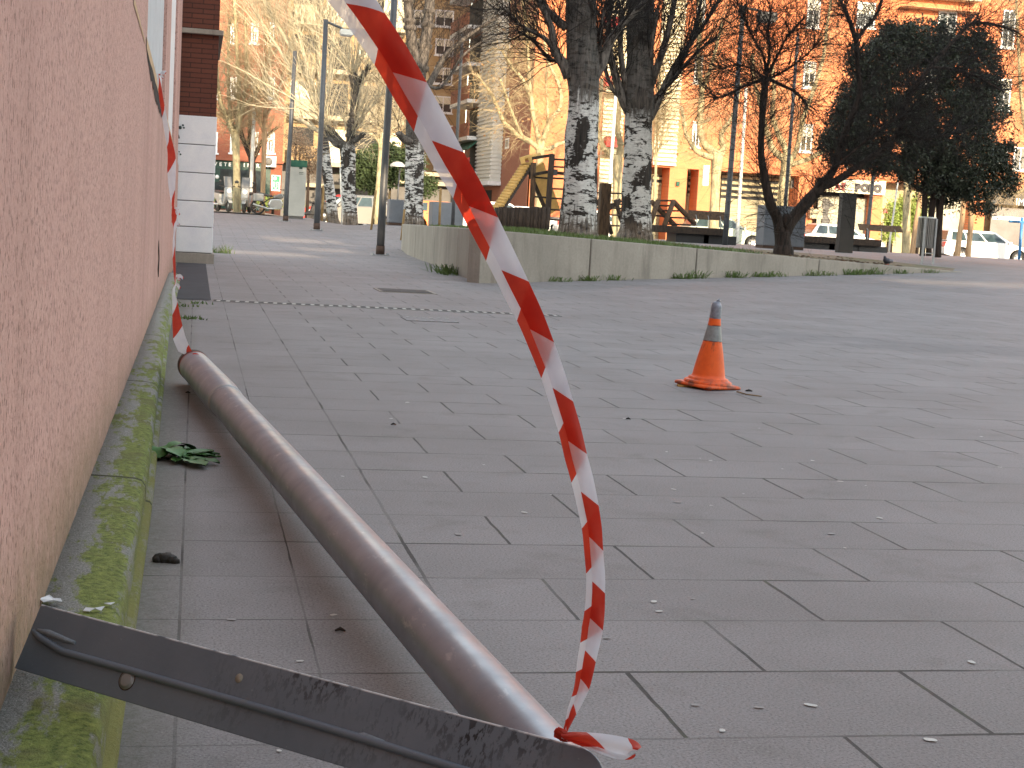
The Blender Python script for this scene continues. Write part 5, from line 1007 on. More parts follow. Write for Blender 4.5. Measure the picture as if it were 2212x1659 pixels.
# ------------------------------------------------------------ cars
def make_car(label, x_px, y_top, Y, yaw, mat, L=4.2, Wd=1.76, Hh=1.5, group='cars parked along the street', est=False, z=None):
    top = P(x_px, y_top, Y); gz = hz(top.x, Y)+.01 if z is None else z
    root = empty('parked_car', (top.x, Y, gz), label, 'car', group, rz=yaw, own=True)
    s_ = L/4.2; h = Hh/1.5
    m = MB(); prof = [(-2.08,.34),(-2.1,.62),(-2.02,.92),(-1.6,.99),(.95,.96),(1.55,.84),(1.98,.70),(2.1,.52),(2.06,.28),(1.74,.24)]
    def arc(cx_): return [(cx_+.39*math.cos(math.radians(a)), .32+.39*math.sin(math.radians(a))) for a in range(-8, 189, 22)]
    prof += [p for p in arc(1.32)]+[(.92,.2),(-.88,.2)]+[p for p in arc(-1.28)]+[(-1.68,.24)]
    prof = [(x*s_, z_*h if z_ > .5 else z_) for x, z_ in prof]
    m.prism(prof, -Wd/2, Wd/2); body = m.build('body', mat, root, bevel=.05)
    r0, r1 = (-1.72, 1.02) if not est else (-2.0, 1.05); q0, q1 = (-1.35, .30) if not est else (-1.85, .30)
    zb, zr = .97*h, 1.5*h; wb, wr = Wd/2-.03, Wd/2-.20
    v = [(r0*s_,-wb,zb),(r1*s_,-wb,zb-.03),(r1*s_,wb,zb-.03),(r0*s_,wb,zb),(q0*s_,-wr,zr-.04),(q1*s_,-wr,zr-.04),(q1*s_,wr,zr-.04),(q0*s_,wr,zr-.04),((q0+.25)*s_,-wr*.9,zr),((q1-.3)*s_,-wr*.9,zr),((q1-.3)*s_,wr*.9,zr),((q0+.25)*s_,wr*.9,zr)]
    m = MB(); m.add(v, [(0,1,5,4),(1,2,6,5),(2,3,7,6),(3,0,4,7),(4,5,9,8),(5,6,10,9),(6,7,11,10),(7,4,8,11),(8,9,10,11)]); m.build('roof', mat, root, bevel=.03)
    def lerpv(a, b, t): return Vector(a).lerp(Vector(b), t)
    for s1 in (-1, 1):
        a0, a1, b1_, b0 = (v[0], v[1], v[5], v[4]) if s1 < 0 else (v[3], v[2], v[6], v[7])
        for u0, u1 in ((.07,.30),(.33,.60),(.63,.93)):
            f = lambda u, t: lerpv(lerpv(a0, a1, u), lerpv(b0, b1_, u), t)+Vector((0, s1*.012, .004))
            m = MB(); m.add([f(u0,.08), f(u1,.08), f(u1,.86), f(u0,.86)], [(0,1,2,3)]); m.build('side_window', M['carglass'], root, fix=False)
    for (a, b, c, d), nm, o in (((v[1],v[2],v[6],v[5]),'windscreen',.012), ((v[3],v[0],v[4],v[7]),'rear_window',-.012)):
        f = lambda u, t: lerpv(lerpv(a, b, u), lerpv(d, c, u), t)+Vector((o, 0, .008))
        m = MB(); m.add([f(.06,.06), f(.94,.06), f(.94,.92), f(.06,.92)], [(0,1,2,3)]); m.build(nm, M['carglass'], root, fix=False)
    for x in (1.32*s_, -1.28*s_):
        for s1 in (-1, 1):
            y0 = s1*(Wd/2-.02); m = MB(); m.lathe((x, y0-s1*.2, .32), [(.0,0),(.30,0),(.32,.03),(.32,.17),(.30,.2),(.21,.2)], 22, axis=(0, s1, 0)); wh = m.build('wheel', M['tyre'], root)
            m = MB(); m.lathe((x, y0-s1*.03, .32), [(0,.02),(.07,.028),(.20,.012),(.215,.025)], 20, axis=(0, s1, 0)); m.build('rim', M['rim'], wh)
            m = MB()
            for k in range(5):
                a = k*1.2566; m.bar((x+.08*math.cos(a), y0+s1*.001, .32+.08*math.sin(a)), (x+.20*math.cos(a+.2), y0+s1*.001, .32+.20*math.sin(a+.2)), .012, .03, (math.cos(a+1.57),0,math.sin(a+1.57)))
            m.build('spoke', M['tyre'], wh)
    for s1 in (-1, 1):
        m = MB(); m.box((1.86*s_, s1*.62-.16, .62*h), (2.03*s_, s1*.62+.16, .72*h)); m.build('headlight', M['lamp_clear'], root, bevel=.02)
        m = MB(); m.box((-2.10*s_, s1*.74-.12, .66*h), (-1.92*s_, s1*.74+.145, .90*h)); m.build('tail_light', M['lamp_red'], root, bevel=.02)
        m = MB(); m.box((.78*s_, s1*(Wd/2+.10)-.08, .93), (.92*s_, s1*(Wd/2+.10)+.08, 1.06)); m.build('wing_mirror', mat, root, bevel=.03)
    m = MB(); m.box((-2.13*s_, -.26, .46), (-2.09*s_, .26, .57)); m.build('number_plate', M['signwhite'], root)
    for x in (-.05, -.95): m = MB(); m.box((x*s_, -Wd/2-.012, .84), (x*s_+.16, -Wd/2+.01, .87)); m.build('door_handle', M['plastic_black'], root)
    return root
PI = math.pi
def xat(px_): return px_
make_car('silver hatchback facing left behind the crossed stakes', 762, 418, 71., PI+.10, M['car_silver'], 3.9, 1.72, 1.5)
make_car('grey car mostly hidden behind the grey metal bin box', 850, 428, 77., PI, M['car_silver'], 4.4, 1.76, 1.42)
make_car('orange tinted car seen right of the dark headed poplar', 960, 428, 74., 0, M['car_orange'], 4.4, 1.76, 1.45)
make_car('red car behind the leaning poplar', 733, 420, 75., PI, M['car_red'], 4.0, 1.74, 1.5)
make_car('white car showing only its roof left of the climbing frame', 1085, 418, 71., 0, M['car_white'], 4.4, 1.78, 1.56, z=.05)
make_car('white car with low roof just behind the palisade', 1135, 428, 74., 0, M['car_white'], 4.4, 1.78, 1.45, z=.05)
make_car('pale green saloon behind the backrest of the near bench', 1558, 470, 72., 0, M['car_green'], 4.4, 1.76, 1.45)
make_car('white car behind the concrete monolith and far bench', 1812, 487, 72., 0, M['car_white'], 4.3, 1.76, 1.45)
make_car('silver white estate car facing right at the right edge', 2122, 499, 68., 0, M['car_white'], 4.7, 1.8, 1.5, est=True)
make_car('white car seen low between the rungs beside the first poplar', 1290, 470, 73., 0, M['car_white'], 4.3, 1.76, 1.45)
# ------------------------------------------------------------ scooters and motorbike
def scooter(label, x_px, Y, yaw, mat, group='scooters parked by the vet shop', screen=True):
    q = P(x_px, 450, Y); gz = hz(q.x, Y)+.05; root = empty('scooter', (q.x, Y, gz), label, 'scooter', group, rz=yaw, own=True)
    for x in (.62, -.62): 
        m = MB(); m.lathe((x, -.06, .26), [(.14,0),(.24,0),(.26,.03),(.26,.09),(.24,.12),(.14,.12),(.14,0)], 18, axis=(0,1,0)); wh = m.build('wheel', M['tyre'], root)
        m = MB(); m.lathe((x, -.03, .26), [(0,0),(.15,0),(.15,.06),(0,.06)], 14, axis=(0,1,0)); m.build('rim', M['rim'], wh)
    m = MB(); m.prism([(-.85,.50),(-.95,.72),(-.80,.80),(-.1,.74),(.0,.42),(.25,.36),(.36,.44),(.42,1.0),(.52,1.04),(.66,.62),(.62,.50),(.46,.30),(.2,.24),(-.25,.26),(-.5,.5)], -.16, .16); m.build('fairing', mat, root, bevel=.05)
    m = MB(); m.prism([(.46,.53),(.58,.56),(.80,.46),(.86,.36),(.80,.38),(.62,.50)], -.085, .085); m.build('front_mudguard', mat, root, bevel=.02)
    m = MB(); m.prism([(-.95,.79),(-.92,.88),(-.3,.86),(-.05,.80),(-.1,.745),(-.8,.79)], -.15, .15); m.build('seat', M['plastic_black'], root, bevel=.03)
    m = MB(); m.tube([(.36,-.34,1.06),(.44,-.1,1.02),(.44,.1,1.02),(.36,.34,1.06)], .02, 8); m.build('handlebar', M['plastic_black'], root)
    for s1 in (-1,1): m = MB(); m.tube([(.40,s1*.28,1.05),(.46,s1*.33,1.22)], .008, 5); m.lathe((.47,s1*.34,1.25), [(0,-.01),(.06,-.01),(.06,.01),(0,.01)], 12, axis=(1,0,0)); m.build('mirror', M['plastic_black'], root)
    m = MB(); m.lathe((.60,0,.86), [(0,0),(.10,0),(.10,-.03)], 14, axis=(1,0,.3)); m.build('headlight', M['lamp_clear'], root)
    m = MB(); m.tube([(-.2,-.13,.30),(-.45,-.17,.30),(-.8,-.18,.36)], [.03,.05,.05], 8); m.build('exhaust', M['chrome'], root)
    if screen: m = MB(); m.prism([(.50,1.02),(.52,1.02),(.38,1.45),(.36,1.45)], -.17, .17); m.build('windshield', M['windscreen'], root, bevel=.008)
    return root
scooter('white scooter with tall cloudy windshield nearest the brick pillar', 482, 65.5, -PI/2+.35, M['moto_white'])
scooter('white scooter half hidden between cream trunk and pale post', 533, 65.5, -PI/2-.2, M['moto_white'])
scooter('dark scooter with top box beside the white kiosk', 669, 68., PI-.1, M['plastic_black'], screen=False)
def motorbike():
    Y = 65.; q = P(591, 458, Y); gz = hz(q.x, Y)+.05; root = empty('motorbike', (q.x, Y, gz), 'grey motorbike with white side case leaning by the slim tan trunk', 'motorbike', rz=.15, own=True)
    for x in (.72, -.66):
        m = MB(); m.lathe((x, -.05, .31), [(.24,0),(.29,0),(.31,.02),(.31,.08),(.29,.10),(.24,.10),(.24,0)], 24, axis=(0,1,0)); wh = m.build('wheel', M['tyre'], root)
        m = MB()
        for k in range(10): a = k*.628; m.tube([(x,0,.31),(x+.26*math.cos(a),0,.31+.26*math.sin(a))], .008, 4)
        m.build('spoke', M['rim'], wh)
    for s1 in (-1,1): m = MB(); m.tube([(.72,s1*.09,.31),(.50,s1*.09,.95)], .022, 8); m.build('fork', M['chrome'], root)
    m = MB(); m.prism([(-.05,.80),(.30,.92),(.42,.80),(.30,.68),(-.05,.68)], -.12, .12); m.build('tank', M['car_silver'], root, bevel=.05)
    m = MB(); m.prism([(-.75,.86),(-.72,.94),(-.1,.82),(-.05,.74),(-.6,.78)], -.12, .12); m.build('seat', M['plastic_black'], root, bevel=.03)
    m = MB(); m.prism([(-.2,.28),(.30,.26),(.36,.52),(.26,.68),(-.16,.66),(-.26,.45)], -.13, .13); m.build('engine', M['chrome'], root, bevel=.04)
    m = MB(); m.tube([(.48,0,.92),(.2,0,.70),(-.2,0,.66),(-.66,0,.34)], .028, 8); m.build('frame', M['plastic_black'], root)
    m = MB(); m.tube([(.30,-.36,1.08),(.46,-.12,1.04),(.46,.12,1.04),(.30,.36,1.08)], .015, 8); m.build('handlebar', M['plastic_black'], root)
    m = MB(); m.lathe((.58,0,.92), [(0,-.08),(.06,-.06),(.09,0),(0,0)], 14, axis=(1,0,0)); m.build('headlight', M['lamp_clear'], root)
    m = MB(); m.tube([(.3,-.16,.28),(-.3,-.18,.26),(-.9,-.18,.42)], [.022,.04,.05], 8); m.build('exhaust', M['chrome'], root)
    m = MB(); m.box((-.92,-.36,.55), (-.50,-.16,.86)); m.build('side_case', M['moto_white'], root, bevel=.04)
    m = MB(); m.tube([(.40,-.3,1.07),(.40,-.34,1.24)], .008, 5); m.lathe((.41,-.34,1.27), [(0,-.01),(.06,-.01),(.06,.01),(0,.01)], 12, axis=(1,0,0)); m.build('mirror', M['chrome'], root)
motorbike()
# blue metal frame at the far right
bf = MB(); a = P(2203, 545, 66); bf.tube([(a.x, 66, hz(a.x, 66)), P(2208, 470, 66)], .07, 8); bf.tube([P(2180, 478, 66), P(2240, 481, 66)], .06, 8); thing(bf, 'blue_frame', M['blue'], 'blue metal stand in front of the dark shop at the right edge', 'stand')
# ------------------------------------------------------------ drain, covers
dr = empty('drain_channel', (2., 14.4, 0), 'long slotted drain grate crossing the paving beyond the pipe', 'drain')
a = G(462, 655); b = G(1213, 684); m = MB(); m.box((a.x, 14.34, .001), (b.x, 14.56, .003)); m.build('channel', M['dark'], dr)
m = MB(); nslat = 38
for i in range(nslat): x = lerp(a.x, b.x, (i+.5)/nslat); m.add([(x-.024,14.345,.0035),(x+.012,14.345,.0035),(x+.026,14.555,.0035),(x-.010,14.555,.0035)], [(0,1,2,3)])
for y in (14.335, 14.555): m.box((a.x, y, .001), (b.x, y+.012, .006))
m.build('grate', M['grate'], dr, fix=False)
c0 = G(808, 624); c1 = G(942, 635); mc = empty('manhole_cover', ((c0.x+c1.x)/2, 17.7, 0), 'rectangular cast iron cover set in the paving beyond the drain', 'manhole cover')
m = MB(); m.box((c0.x, 17.35, .001), (c1.x, 18.05, .007)); m.build('frame', M['concrete'], mc)
m = MB()
for i in range(26): x = lerp(c0.x+.06, c1.x-.06, i/25); m.box((x-.008, 17.40, .0075), (x+.006, 18.0, .012))
m.box((c0.x+.04, 17.38, .0072), (c1.x-.04, 18.02, .0092)); m.build('cover', M['cast_iron'], mc)
c0 = G(872, 689); c1 = G(985, 695); ac_ = empty('access_cover', ((c0.x+c1.x)/2, 13.1, 0), 'pale paving access cover with slots just in front of the drain', 'cover')
m = MB(); m.box((c0.x, 12.9, .001), (c1.x, 13.35, .005)); m.build('cover', M['covercon'], ac_)
m = MB()
for i in range(6): x = lerp(c0.x+.04, c1.x-.06, i/5); m.box((x, 13.28, .0052), (x+.035, 13.33, .008)); m.box((x+.03, 12.93, .0052), (x+.06, 12.97, .008))
m.build('slot', M['grate'], ac_)
# ------------------------------------------------------------ traffic cone
Yc = 8.38; c = G(1541, 842); cone = empty('traffic_cone', (c.x, c.y+.11, .0), 'worn orange traffic cone with grey band and taped silver tip', 'traffic cone', own=True)
cone.scale = (1.07, 1.07, 1.07); cone.rotation_euler = (math.radians(1.5), math.radians(2.0), math.radians(27))
def rsq(s_, r, z, n=6):
    o = []
    for cx_, cy_, a0 in ((s_-r, s_-r, 0), (-s_+r, s_-r, 90), (-s_+r, -s_+r, 180), (s_-r, -s_+r, 270)):
        for i in range(n+1): a = math.radians(a0+90*i/n); o.append((cx_+r*math.cos(a), cy_+r*math.sin(a), z))
    return o
m = MB(); rings = [rsq(.128, .03, .008), rsq(.136, .034, .008), rsq(.137, .034, .016), rsq(.132, .032, .024), rsq(.118, .03, .026)]; n = len(rings[0]); 
for r_ in rings: m.v += r_
for i in range(len(rings)-1):
    for j in range(n): m.f.append((i*n+j, i*n+(j+1) % n, (i+1)*n+(j+1) % n, (i+1)*n+j)); m.m.append(0); m.sm.append(True)
m.f.append([(len(rings)-1)*n+j for j in range(n)]); m.m.append(0); m.sm.append(False); m.f.append(list(range(n))[::-1]); m.m.append(0); m.sm.append(False)
for sx_ in (-1,1):
    for sy in (-1,1): m.box((sx_*.1-.015, sy*.1-.015, 0.0), (sx_*.1+.015, sy*.1+.015, .0085))
m.build('base', M['cone'], cone)
m = MB(); m.lathe((0,0,0), [(.132,.0265),(.130,.036),(.123,.043),(.113,.043),(.110,.047),(.108,.055),(.098,.058),(.091,.064),(.088,.075),(.080,.120),(.066,.190),(.0500,.2575)], 40)
m.build('body', M['cone'], cone)
m = MB(); m.lathe((0,0,0), [(.0510,.2576),(.0505,.262),(.0372,.3335),(.0362,.338)], 40); m.build('reflective_band', M['coneband'], cone)
m = MB(); m.lathe((0,0,0), [(.0358,.3382),(.0300,.385)], 40); m.build('upper_cone', M['cone'], cone)
m = MB(); prof = [(.0312,.378),(.0316,.384),(.0302,.40),(.0300,.425),(.0285,.445),(.0225,.462),(.011,.470),(0,.472)]; m.lathe((0,0,0), prof, 26)
rng = random.Random(4); m.v = [(x*(1+.10*noise.noise(Vector((x*90,y*90,z*60)))), y*(1+.12*noise.noise(Vector((y*90,x*80,z*60+5)))), z+.004*noise.noise(Vector((x*120,y*120,3)))) for x, y, z in m.v]
m.tube([(0.004,0,.463),(.010,-.004,.476),(.004,-.010,.484)], [.013,.012,.003], 6); m.build('silver_tape', M['duct'], cone)
# pale wedge of wood and twig under it
q = G(1497, 840); m = MB(); m.box((-.06,-.025,0), (.06,.025,.010)); o = thing(m, 'wood_piece', M['wood_gold'], 'pale flat piece of wood under the left side of the cone', 'wood'); o.location = (q.x, q.y+.10, .001); o.rotation_euler = (0,0,-.15)
m = MB(); a, b, c_ = G(1592,848), G(1612,854), G(1645,858); m.tube([a+Vector((0,0,.006)), b+Vector((0,0,.006)), c_+Vector((0,0,.005))], [.004,.004,.003], 6); thing(m, 'stick', M['stake'], 'thin brown stick poking out under the right side of the cone', 'stick')
q = G(1618, 846); m = MB(); m.tube([q+Vector((-.02,0,.005)), q+Vector((0,.006,.008)), q+Vector((.02,0,.004))], [.004,.007,.003], 6); thing(m, 'dead_leaf', M['droppings'], 'small dark dead leaf beside the stick at the cone', 'leaf')
# ------------------------------------------------------------ toppled lamp post: plate on the kerb, pole on the ground
BL = PX(34, 1444, XW+.004); dpl = ray(-4222, 167).normalized()
def onray(base, d, x_px):                                                # slide along -d until the photo column x is reached
    lo, hi = 0., 2.
    for _ in range(50):
        s_ = (lo+hi)/2; v = R.transposed() @ ((base-dpl*s_)-ORG); xx = CX+FPX*v.x/-v.z
        if xx > x_px: hi = s_
        else: lo = s_
    return base-dpl*lo
best = None
for i in range(60):
    TL = P(88, 1305, BL.y+i*.003); wv = TL-BL; e = abs(wv.normalized().dot(dpl))
    if best is None or e < best[0]: best = (e, TL)
TL = best[1]; wv = (TL-BL); wv -= dpl*wv.dot(dpl); PW = wv.length; wdir = wv.normalized(); ldir = -dpl; ndir = ldir.cross(wdir).normalized()
if ndir.y > 0: ndir = -ndir
TR = onray(TL, dpl, 1330); PL = (TR-TL).length
lamp = empty('toppled_lamp_post', (BL.x, BL.y, .1), 'toppled metal lamp post lying across the paving with its steel head plate on the kerb', 'lamp post')
def pl(u, v, n=0.): return BL+ldir*u+wdir*v+ndir*n
m = MB(); T = .006; cr = .055; nc = 8
outl = [(0,0)]+[(PL,0)]+[(PL, PW-cr)]+[(PL-cr+cr*math.cos(math.radians(a)), PW-cr+cr*math.sin(math.radians(a))) for a in fr(10, 90, nc)]+[(u, PW) for u in fr(PL-cr-.01, .004, 24)]
m.v = [pl(u, v, T/2) for u, v in outl]+[pl(u, v, -T/2) for u, v in outl]; n = len(outl)
m.f = [list(range(n)), list(range(n, 2*n))[::-1]]+[(i, (i+1) % n, n+(i+1) % n, n+i) for i in range(n)]; m.m = [0]*len(m.f); m.sm = [False]*len(m.f)
plate_o = m.build('head_plate', M['plate'], lamp, uv=[(u/PL, v/PW) for u, v in outl]*2, bevel=.0012)
def uvw(x, y):                                                           # photo point on the plate -> plate coordinates
    d = ray(x, y); t = (BL-ORG).dot(ndir)/d.dot(ndir); p = ORG+d*t-BL; return p.dot(ldir), p.dot(wdir)
ribp = [uvw(*q) for q in ((76,1364),(92,1380),(139,1409),(292,1452),(451,1498),(640,1553),(800,1601),(1000,1664))]
rp = [pl(u, v, .004) for u, v in ribp]; rp.append(pl(PL*.93, ribp[-1][1]+(ribp[-1][1]-ribp[-2][1])*.9, .004))
m = MB(); m.tube(rp, [.004,.0065,.0062]+[.0062]*(len(rp)-3), 12); rb = m.build('rib', M['plate'], lamp)
# smear of sealant along the start of the rib
for u0, u1 in (((84,1363),(166,1390)), ((768,1590),(832,1604))):
    a, b = pl(*uvw(*u0), .003), pl(*uvw(*u1), .003); m = MB(); m.tube([a, a.lerp(b,.3)+wdir*.002, a.lerp(b,.7), b], [.0035,.0058,.005,.003], 8); m.build('sealant', M['sealant'], lamp)
cu, cv = uvw(277, 1470); m = MB(); m.lathe(pl(cu, cv, T/2), [(.0150,0),(.0150,.0008),(.0118,.0012),(.0112,.0028),(.0095,.0034),(0,.0035)], 24, axis=ndir); m.build('bolt', M['galv'], lamp)
m = MB(); m.lathe(pl(cu, cv, T/2), [(.0168,.0002),(.0168,.0005),(.0150,.0005)], 24, axis=ndir); m.build('washer', M['rust'], lamp)
cu, cv = uvw(519, 1466); m = MB(); m.lathe(pl(cu, cv, T/2), [(.0072,.0002),(.0072,.0006),(0,.0006)], 20, axis=ndir); m.build('bolt_hole', M['hole'], lamp)
# pole
knot = onray(TL, dpl, 1215)
PF = P(420, 791, 7.75); nearY = knot.y+.34; PN = P(1100, 1558, nearY)
_ax = (PN-PF).normalized(); _t = (BL-PF).dot(ndir)/_ax.dot(ndir); PE = PF+_ax*(_t-.012)
axd = (PN-PF).normalized()
rF, rN = 31.5*7.75/FPX, 77*nearY/FPX
rN = rN+(rN-rF)*((PE-PF).length/(PN-PF).length-1); PN = PE; Ltot = (PN-PF).length
def ring(s_): return PF+axd*s_
PF2 = Vector(PF); m = MB(); kk = .24
m.tube([ring(Ltot*t) for t in fr(kk, 1, 24)], [lerp(rF, rN, t) for t in fr(kk, 1, 24)], 48, False)
for i in range(len(m.v)-48, len(m.v)):                                  # mitre the end against the plate
    v = Vector(m.v[i]); m.v[i] = tuple(v+axd*((BL-v).dot(ndir)/axd.dot(ndir)-.006))
m.f.append([len(m.v)-48+j for j in range(48)]); m.m.append(0); m.sm.append(False)
m.build('pole', M['pole'], lamp, fix=False)
m = MB(); e = rF*1.035
m.tube([ring(Ltot*t) for t in fr(0, kk+.004, 8)], [e]*8+[lerp(rF, rN, kk)*1.03], 48, False); m.build('pole_base', M['pole'], lamp, fix=False)
m = MB(); 
for t in (kk+.004,): m.tube([ring(Ltot*t-.03), ring(Ltot*t-.025), ring(Ltot*t+.02), ring(Ltot*t+.025)], [lerp(rF,rN,t)*1.03, lerp(rF,rN,t)*1.055, lerp(rF,rN,t)*1.05, lerp(rF,rN,t)], 48, False)
m.build('joint_ring', M['galv'], lamp)
m = MB(); m.tube([ring(-.05), ring(-.048), ring(.03), ring(.035)], [e*.8, e*1.04, e*1.03, e*1.0], 40, True); m.build('end_collar', M['rust'], lamp)
# ------------------------------------------------------------ barrier tape, near run (folded lengthwise)
def ribbon(R_, W_, V_, D_, frac=1., sgn=-1., off=0., nsub=6, side=-1., curl=.0):
    """R_ photo points of one edge, W_ width px to the other side, V_ stripe phase, D_ distances; returns MB + uv"""
    n = len(R_); pts = []
    def cr_(a, i, t):
        p0 = a[max(i-1,0)]; p1 = a[i]; p2 = a[i+1]; p3 = a[min(i+2, n-1)]; return .5*((2*p1)+(p2-p0)*t+(2*p0-5*p1+4*p2-p3)*t*t+(3*p1-p0-3*p2+p3)*t**3)
    xs = [q[0] for q in R_]; ys = [q[1] for q in R_]
    for i in range(n-1):
        for j in range(nsub+(1 if i == n-2 else 0)):
            t = j/nsub; pts.append((cr_(xs,i,t), cr_(ys,i,t), lerp(W_[i],W_[i+1],t), lerp(V_[i],V_[i+1],t), cr_(D_,i,t)))
    mb = MB(); uv = []; ms = 8
    for i, (x, y, w_, v, d) in enumerate(pts):
        a = pts[max(i-1,0)]; b = pts[min(i+1,len(pts)-1)]; dx, dy = b[0]-a[0], b[1]-a[1]; l = math.hypot(dx, dy) or 1; nx_, ny_ = -dy/l*side, dx/l*side
        for j in range(ms+1):
            u = j/ms*frac; dd = d+off+curl*math.sin(math.pi*u/frac)+.004*noise.noise(Vector((v*1.3, u*2, 5)))
            q = P(x+nx_*w_*u, y+ny_*w_*u, dd); mb.v.append(tuple(q)); uv.append((u, v+sgn*.47*u))
    for i in range(len(pts)-1):
        for j in range(ms): a = i*(ms+1)+j; mb.f.append((a, a+1, a+ms+2, a+ms+1)); mb.m.append(0); mb.sm.append(True)
    return mb, uv
RT = [(770,-60),(800,-20),(832,29),(880,103),(922,178),(963,253),(1002,329),(1042,400),(1076,470),(1110,540),(1142,608),(1172,674),(1197,740),(1220,805),(1238,867),(1255,925),(1268,981),(1282,1035),(1293,1092),(1300,1140),(1303,1190),(1307,1240),(1307,1282),(1306,1325),(1302,1362),(1294,1400),(1287,1430),(1280,1462),(1272,1490),(1258,1520),(1245,1543),(1232,1568),(1221,1590)]
WT = [88,86,82,80,79,75,72,69,67,64,62,58,55,52,50,49,49,48,46,43,41,41,41,44,46,42,40,37,33,27,22,13,7]
VT = [-.52,-.28,0,.5,1,1.5,2,2.5,3,3.5,4,4.5,5,5.5,6,6.5,7,7.5,8,8.5,9,9.5,10,10.5,11,11.5,12,12.5,13,13.5,14,14.6,15.2]
nT = len(RT); kd = knot.y-.012
DT = [lerp(1.62, 1.98, min(1, i/14)) for i in range(15)]+[lerp(1.98, kd, ((i-14)/(nT-15))**1.0) for i in range(15, nT)]
tp = empty('barrier_tape', tuple(knot), 'wide barrier tape falling in a long curve to a knot on the steel plate', 'barrier tape', 'red and white barrier tape')
ss = lambda a: [v+1. for v in a]
mb, uv = ribbon(RT, WT, VT, DT, 1., -1., 0., side=1); mb.build('tape_back_layer', M['tape'], tp, uv=uv, fix=False)
mb, uv = ribbon(RT, WT, VT, DT, .68, 1., -.003, curl=-.004, side=1); mb.build('tape_folded_layer', M['tape'], tp, uv=uv, fix=False)
# knot and loose tail lying to the right
kx, ky = 1215, 1592
m = MB(); 
for i in range(5):
    a = i*1.25; q = P(kx+4*math.cos(a), ky-6+5*math.sin(a), kd-.012); m.tube([q+Vector((-.008,0,.004)), q+Vector((0,-.006,0)), q+Vector((.008,0,-.005))], [.004,.006,.003], 6)
m.build('knot', M['tape'], tp, uv=[(.2, .3+.002*i) for i in range(len(m.v))])
mb, uv = ribbon([(1212,1583),(1245,1581),(1285,1583),(1325,1588),(1362,1596),(1378,1604),(1386,1614)], [16,24,34,42,42,34,12], [.35,.75,1.2,1.62,2.1,2.3,2.5], [kd-.015,kd-.02,kd-.03,kd-.035,kd-.04,kd-.042,kd-.045], 1., -1.2, 0, side=1, curl=-.014); mb.build('loose_tail', M['tape'], tp, uv=uv, fix=False)
mb, uv = ribbon([(1216,1590),(1250,1599),(1290,1613),(1330,1627),(1360,1632),(1372,1628)], [4,10,12,12,9,3], [.2,.6,1.0,1.4,1.9,2.2], [kd-.02,kd-.03,kd-.045,kd-.05,kd-.05,kd-.048], 1., .6, 0, side=1); mb.build('loose_tail', M['tape'], tp, uv=uv, fix=False)
mb, uv = ribbon([(1197,1580),(1208,1581),(1220,1583)], [12,16,8], [.2,.5,.8], [kd-.012,kd-.014,kd-.016], 1., 1, 0, side=1); mb.build('loose_tail', M['tape'], tp, uv=uv, fix=False)
# far run from the window sill down to the pole's foot
YA = PX(341, 160, XW+.02).y; ft = empty('barrier_tape', (XW+.03, YA, 1.7), 'thin twisted barrier tape hanging from window sill to the far pole end', 'barrier tape', 'red and white barrier tape')
FR_ = [(342,158),(347,178),(353,214),(357,236),(364,272),(372,305),(379,335),(380,365),(379,395),(377,430),(376,446),(380,462),(384,480),(379,500),(378,530),(379,560),(380,592),(381,612),(378,630),(384,655),(391,690),(400,725),(409,748),(418,764)]
FW_ = [3,7,9,9,11,13,17,19,16,9,4,10,14,4,5,6,5,3,6,12,19,27,26,8]
FV_ = [0,.25,.8,1.1,1.9,2.3,2.9,3.3,3.8,4.3,4.5,4.9,5.2,5.5,6.0,6.5,7.0,7.3,7.6,8.05,8.7,9.5,10.1,10.6]
FD_ = [lerp(YA, 7.72, ((y-158)/606)**1.0) for x, y in FR_]
mb, uv = ribbon(FR_, FW_, FV_, FD_, 1., -1., -.01, 4, side=1); mb.build('tape_strip', M['tape'], ft, uv=uv, fix=False)
def bow(par, x, y, Y, s_, seed, n=4):
    rng = random.Random(seed)
    for _ in range(n):
        a = rng.uniform(-.9, .9); l = s_*rng.uniform(.7, 1.3); mb, uv = ribbon([(x, y), (x+l*.5*math.cos(a), y+l*.4*math.sin(a)-2), (x+l*math.cos(a), y+l*.8*math.sin(a)+3)], [2, l*.45, l*.3], [rng.uniform(0,2), 1.2, 1.9], [Y-.02, Y-.05, Y-.04], 1., 1, 0, 4, side=rng.choice((-1,1))); mb.build('tape_end', M['tape'], par, uv=uv, fix=False)
bow(ft, 343, 160, YA, 17, 1, 3); bow(ft, 377, 455, 8.9, 10, 2, 4); bow(ft, 378, 484, 8.85, 9, 9, 3); bow(ft, 379, 600, 8.4, 15, 3, 4); bow(ft, 378, 618, 8.4, 9, 5, 2)
mb, uv = ribbon([(416,763),(424,763),(434,768),(444,778)], [10,16,14,6], [.2,.7,1.2,1.7], [7.60,7.58,7.56,7.56], 1., 1., 0, 4, side=1); mb.build('tape_end', M['tape'], ft, uv=uv, fix=False)
m = MB(); e2 = rF*1.06; m.tube([ring(.04), ring(.055), ring(.062)], [e2, e2, e2*.99], 40, False); m.build('tape_loop', M['ink_red'], ft)
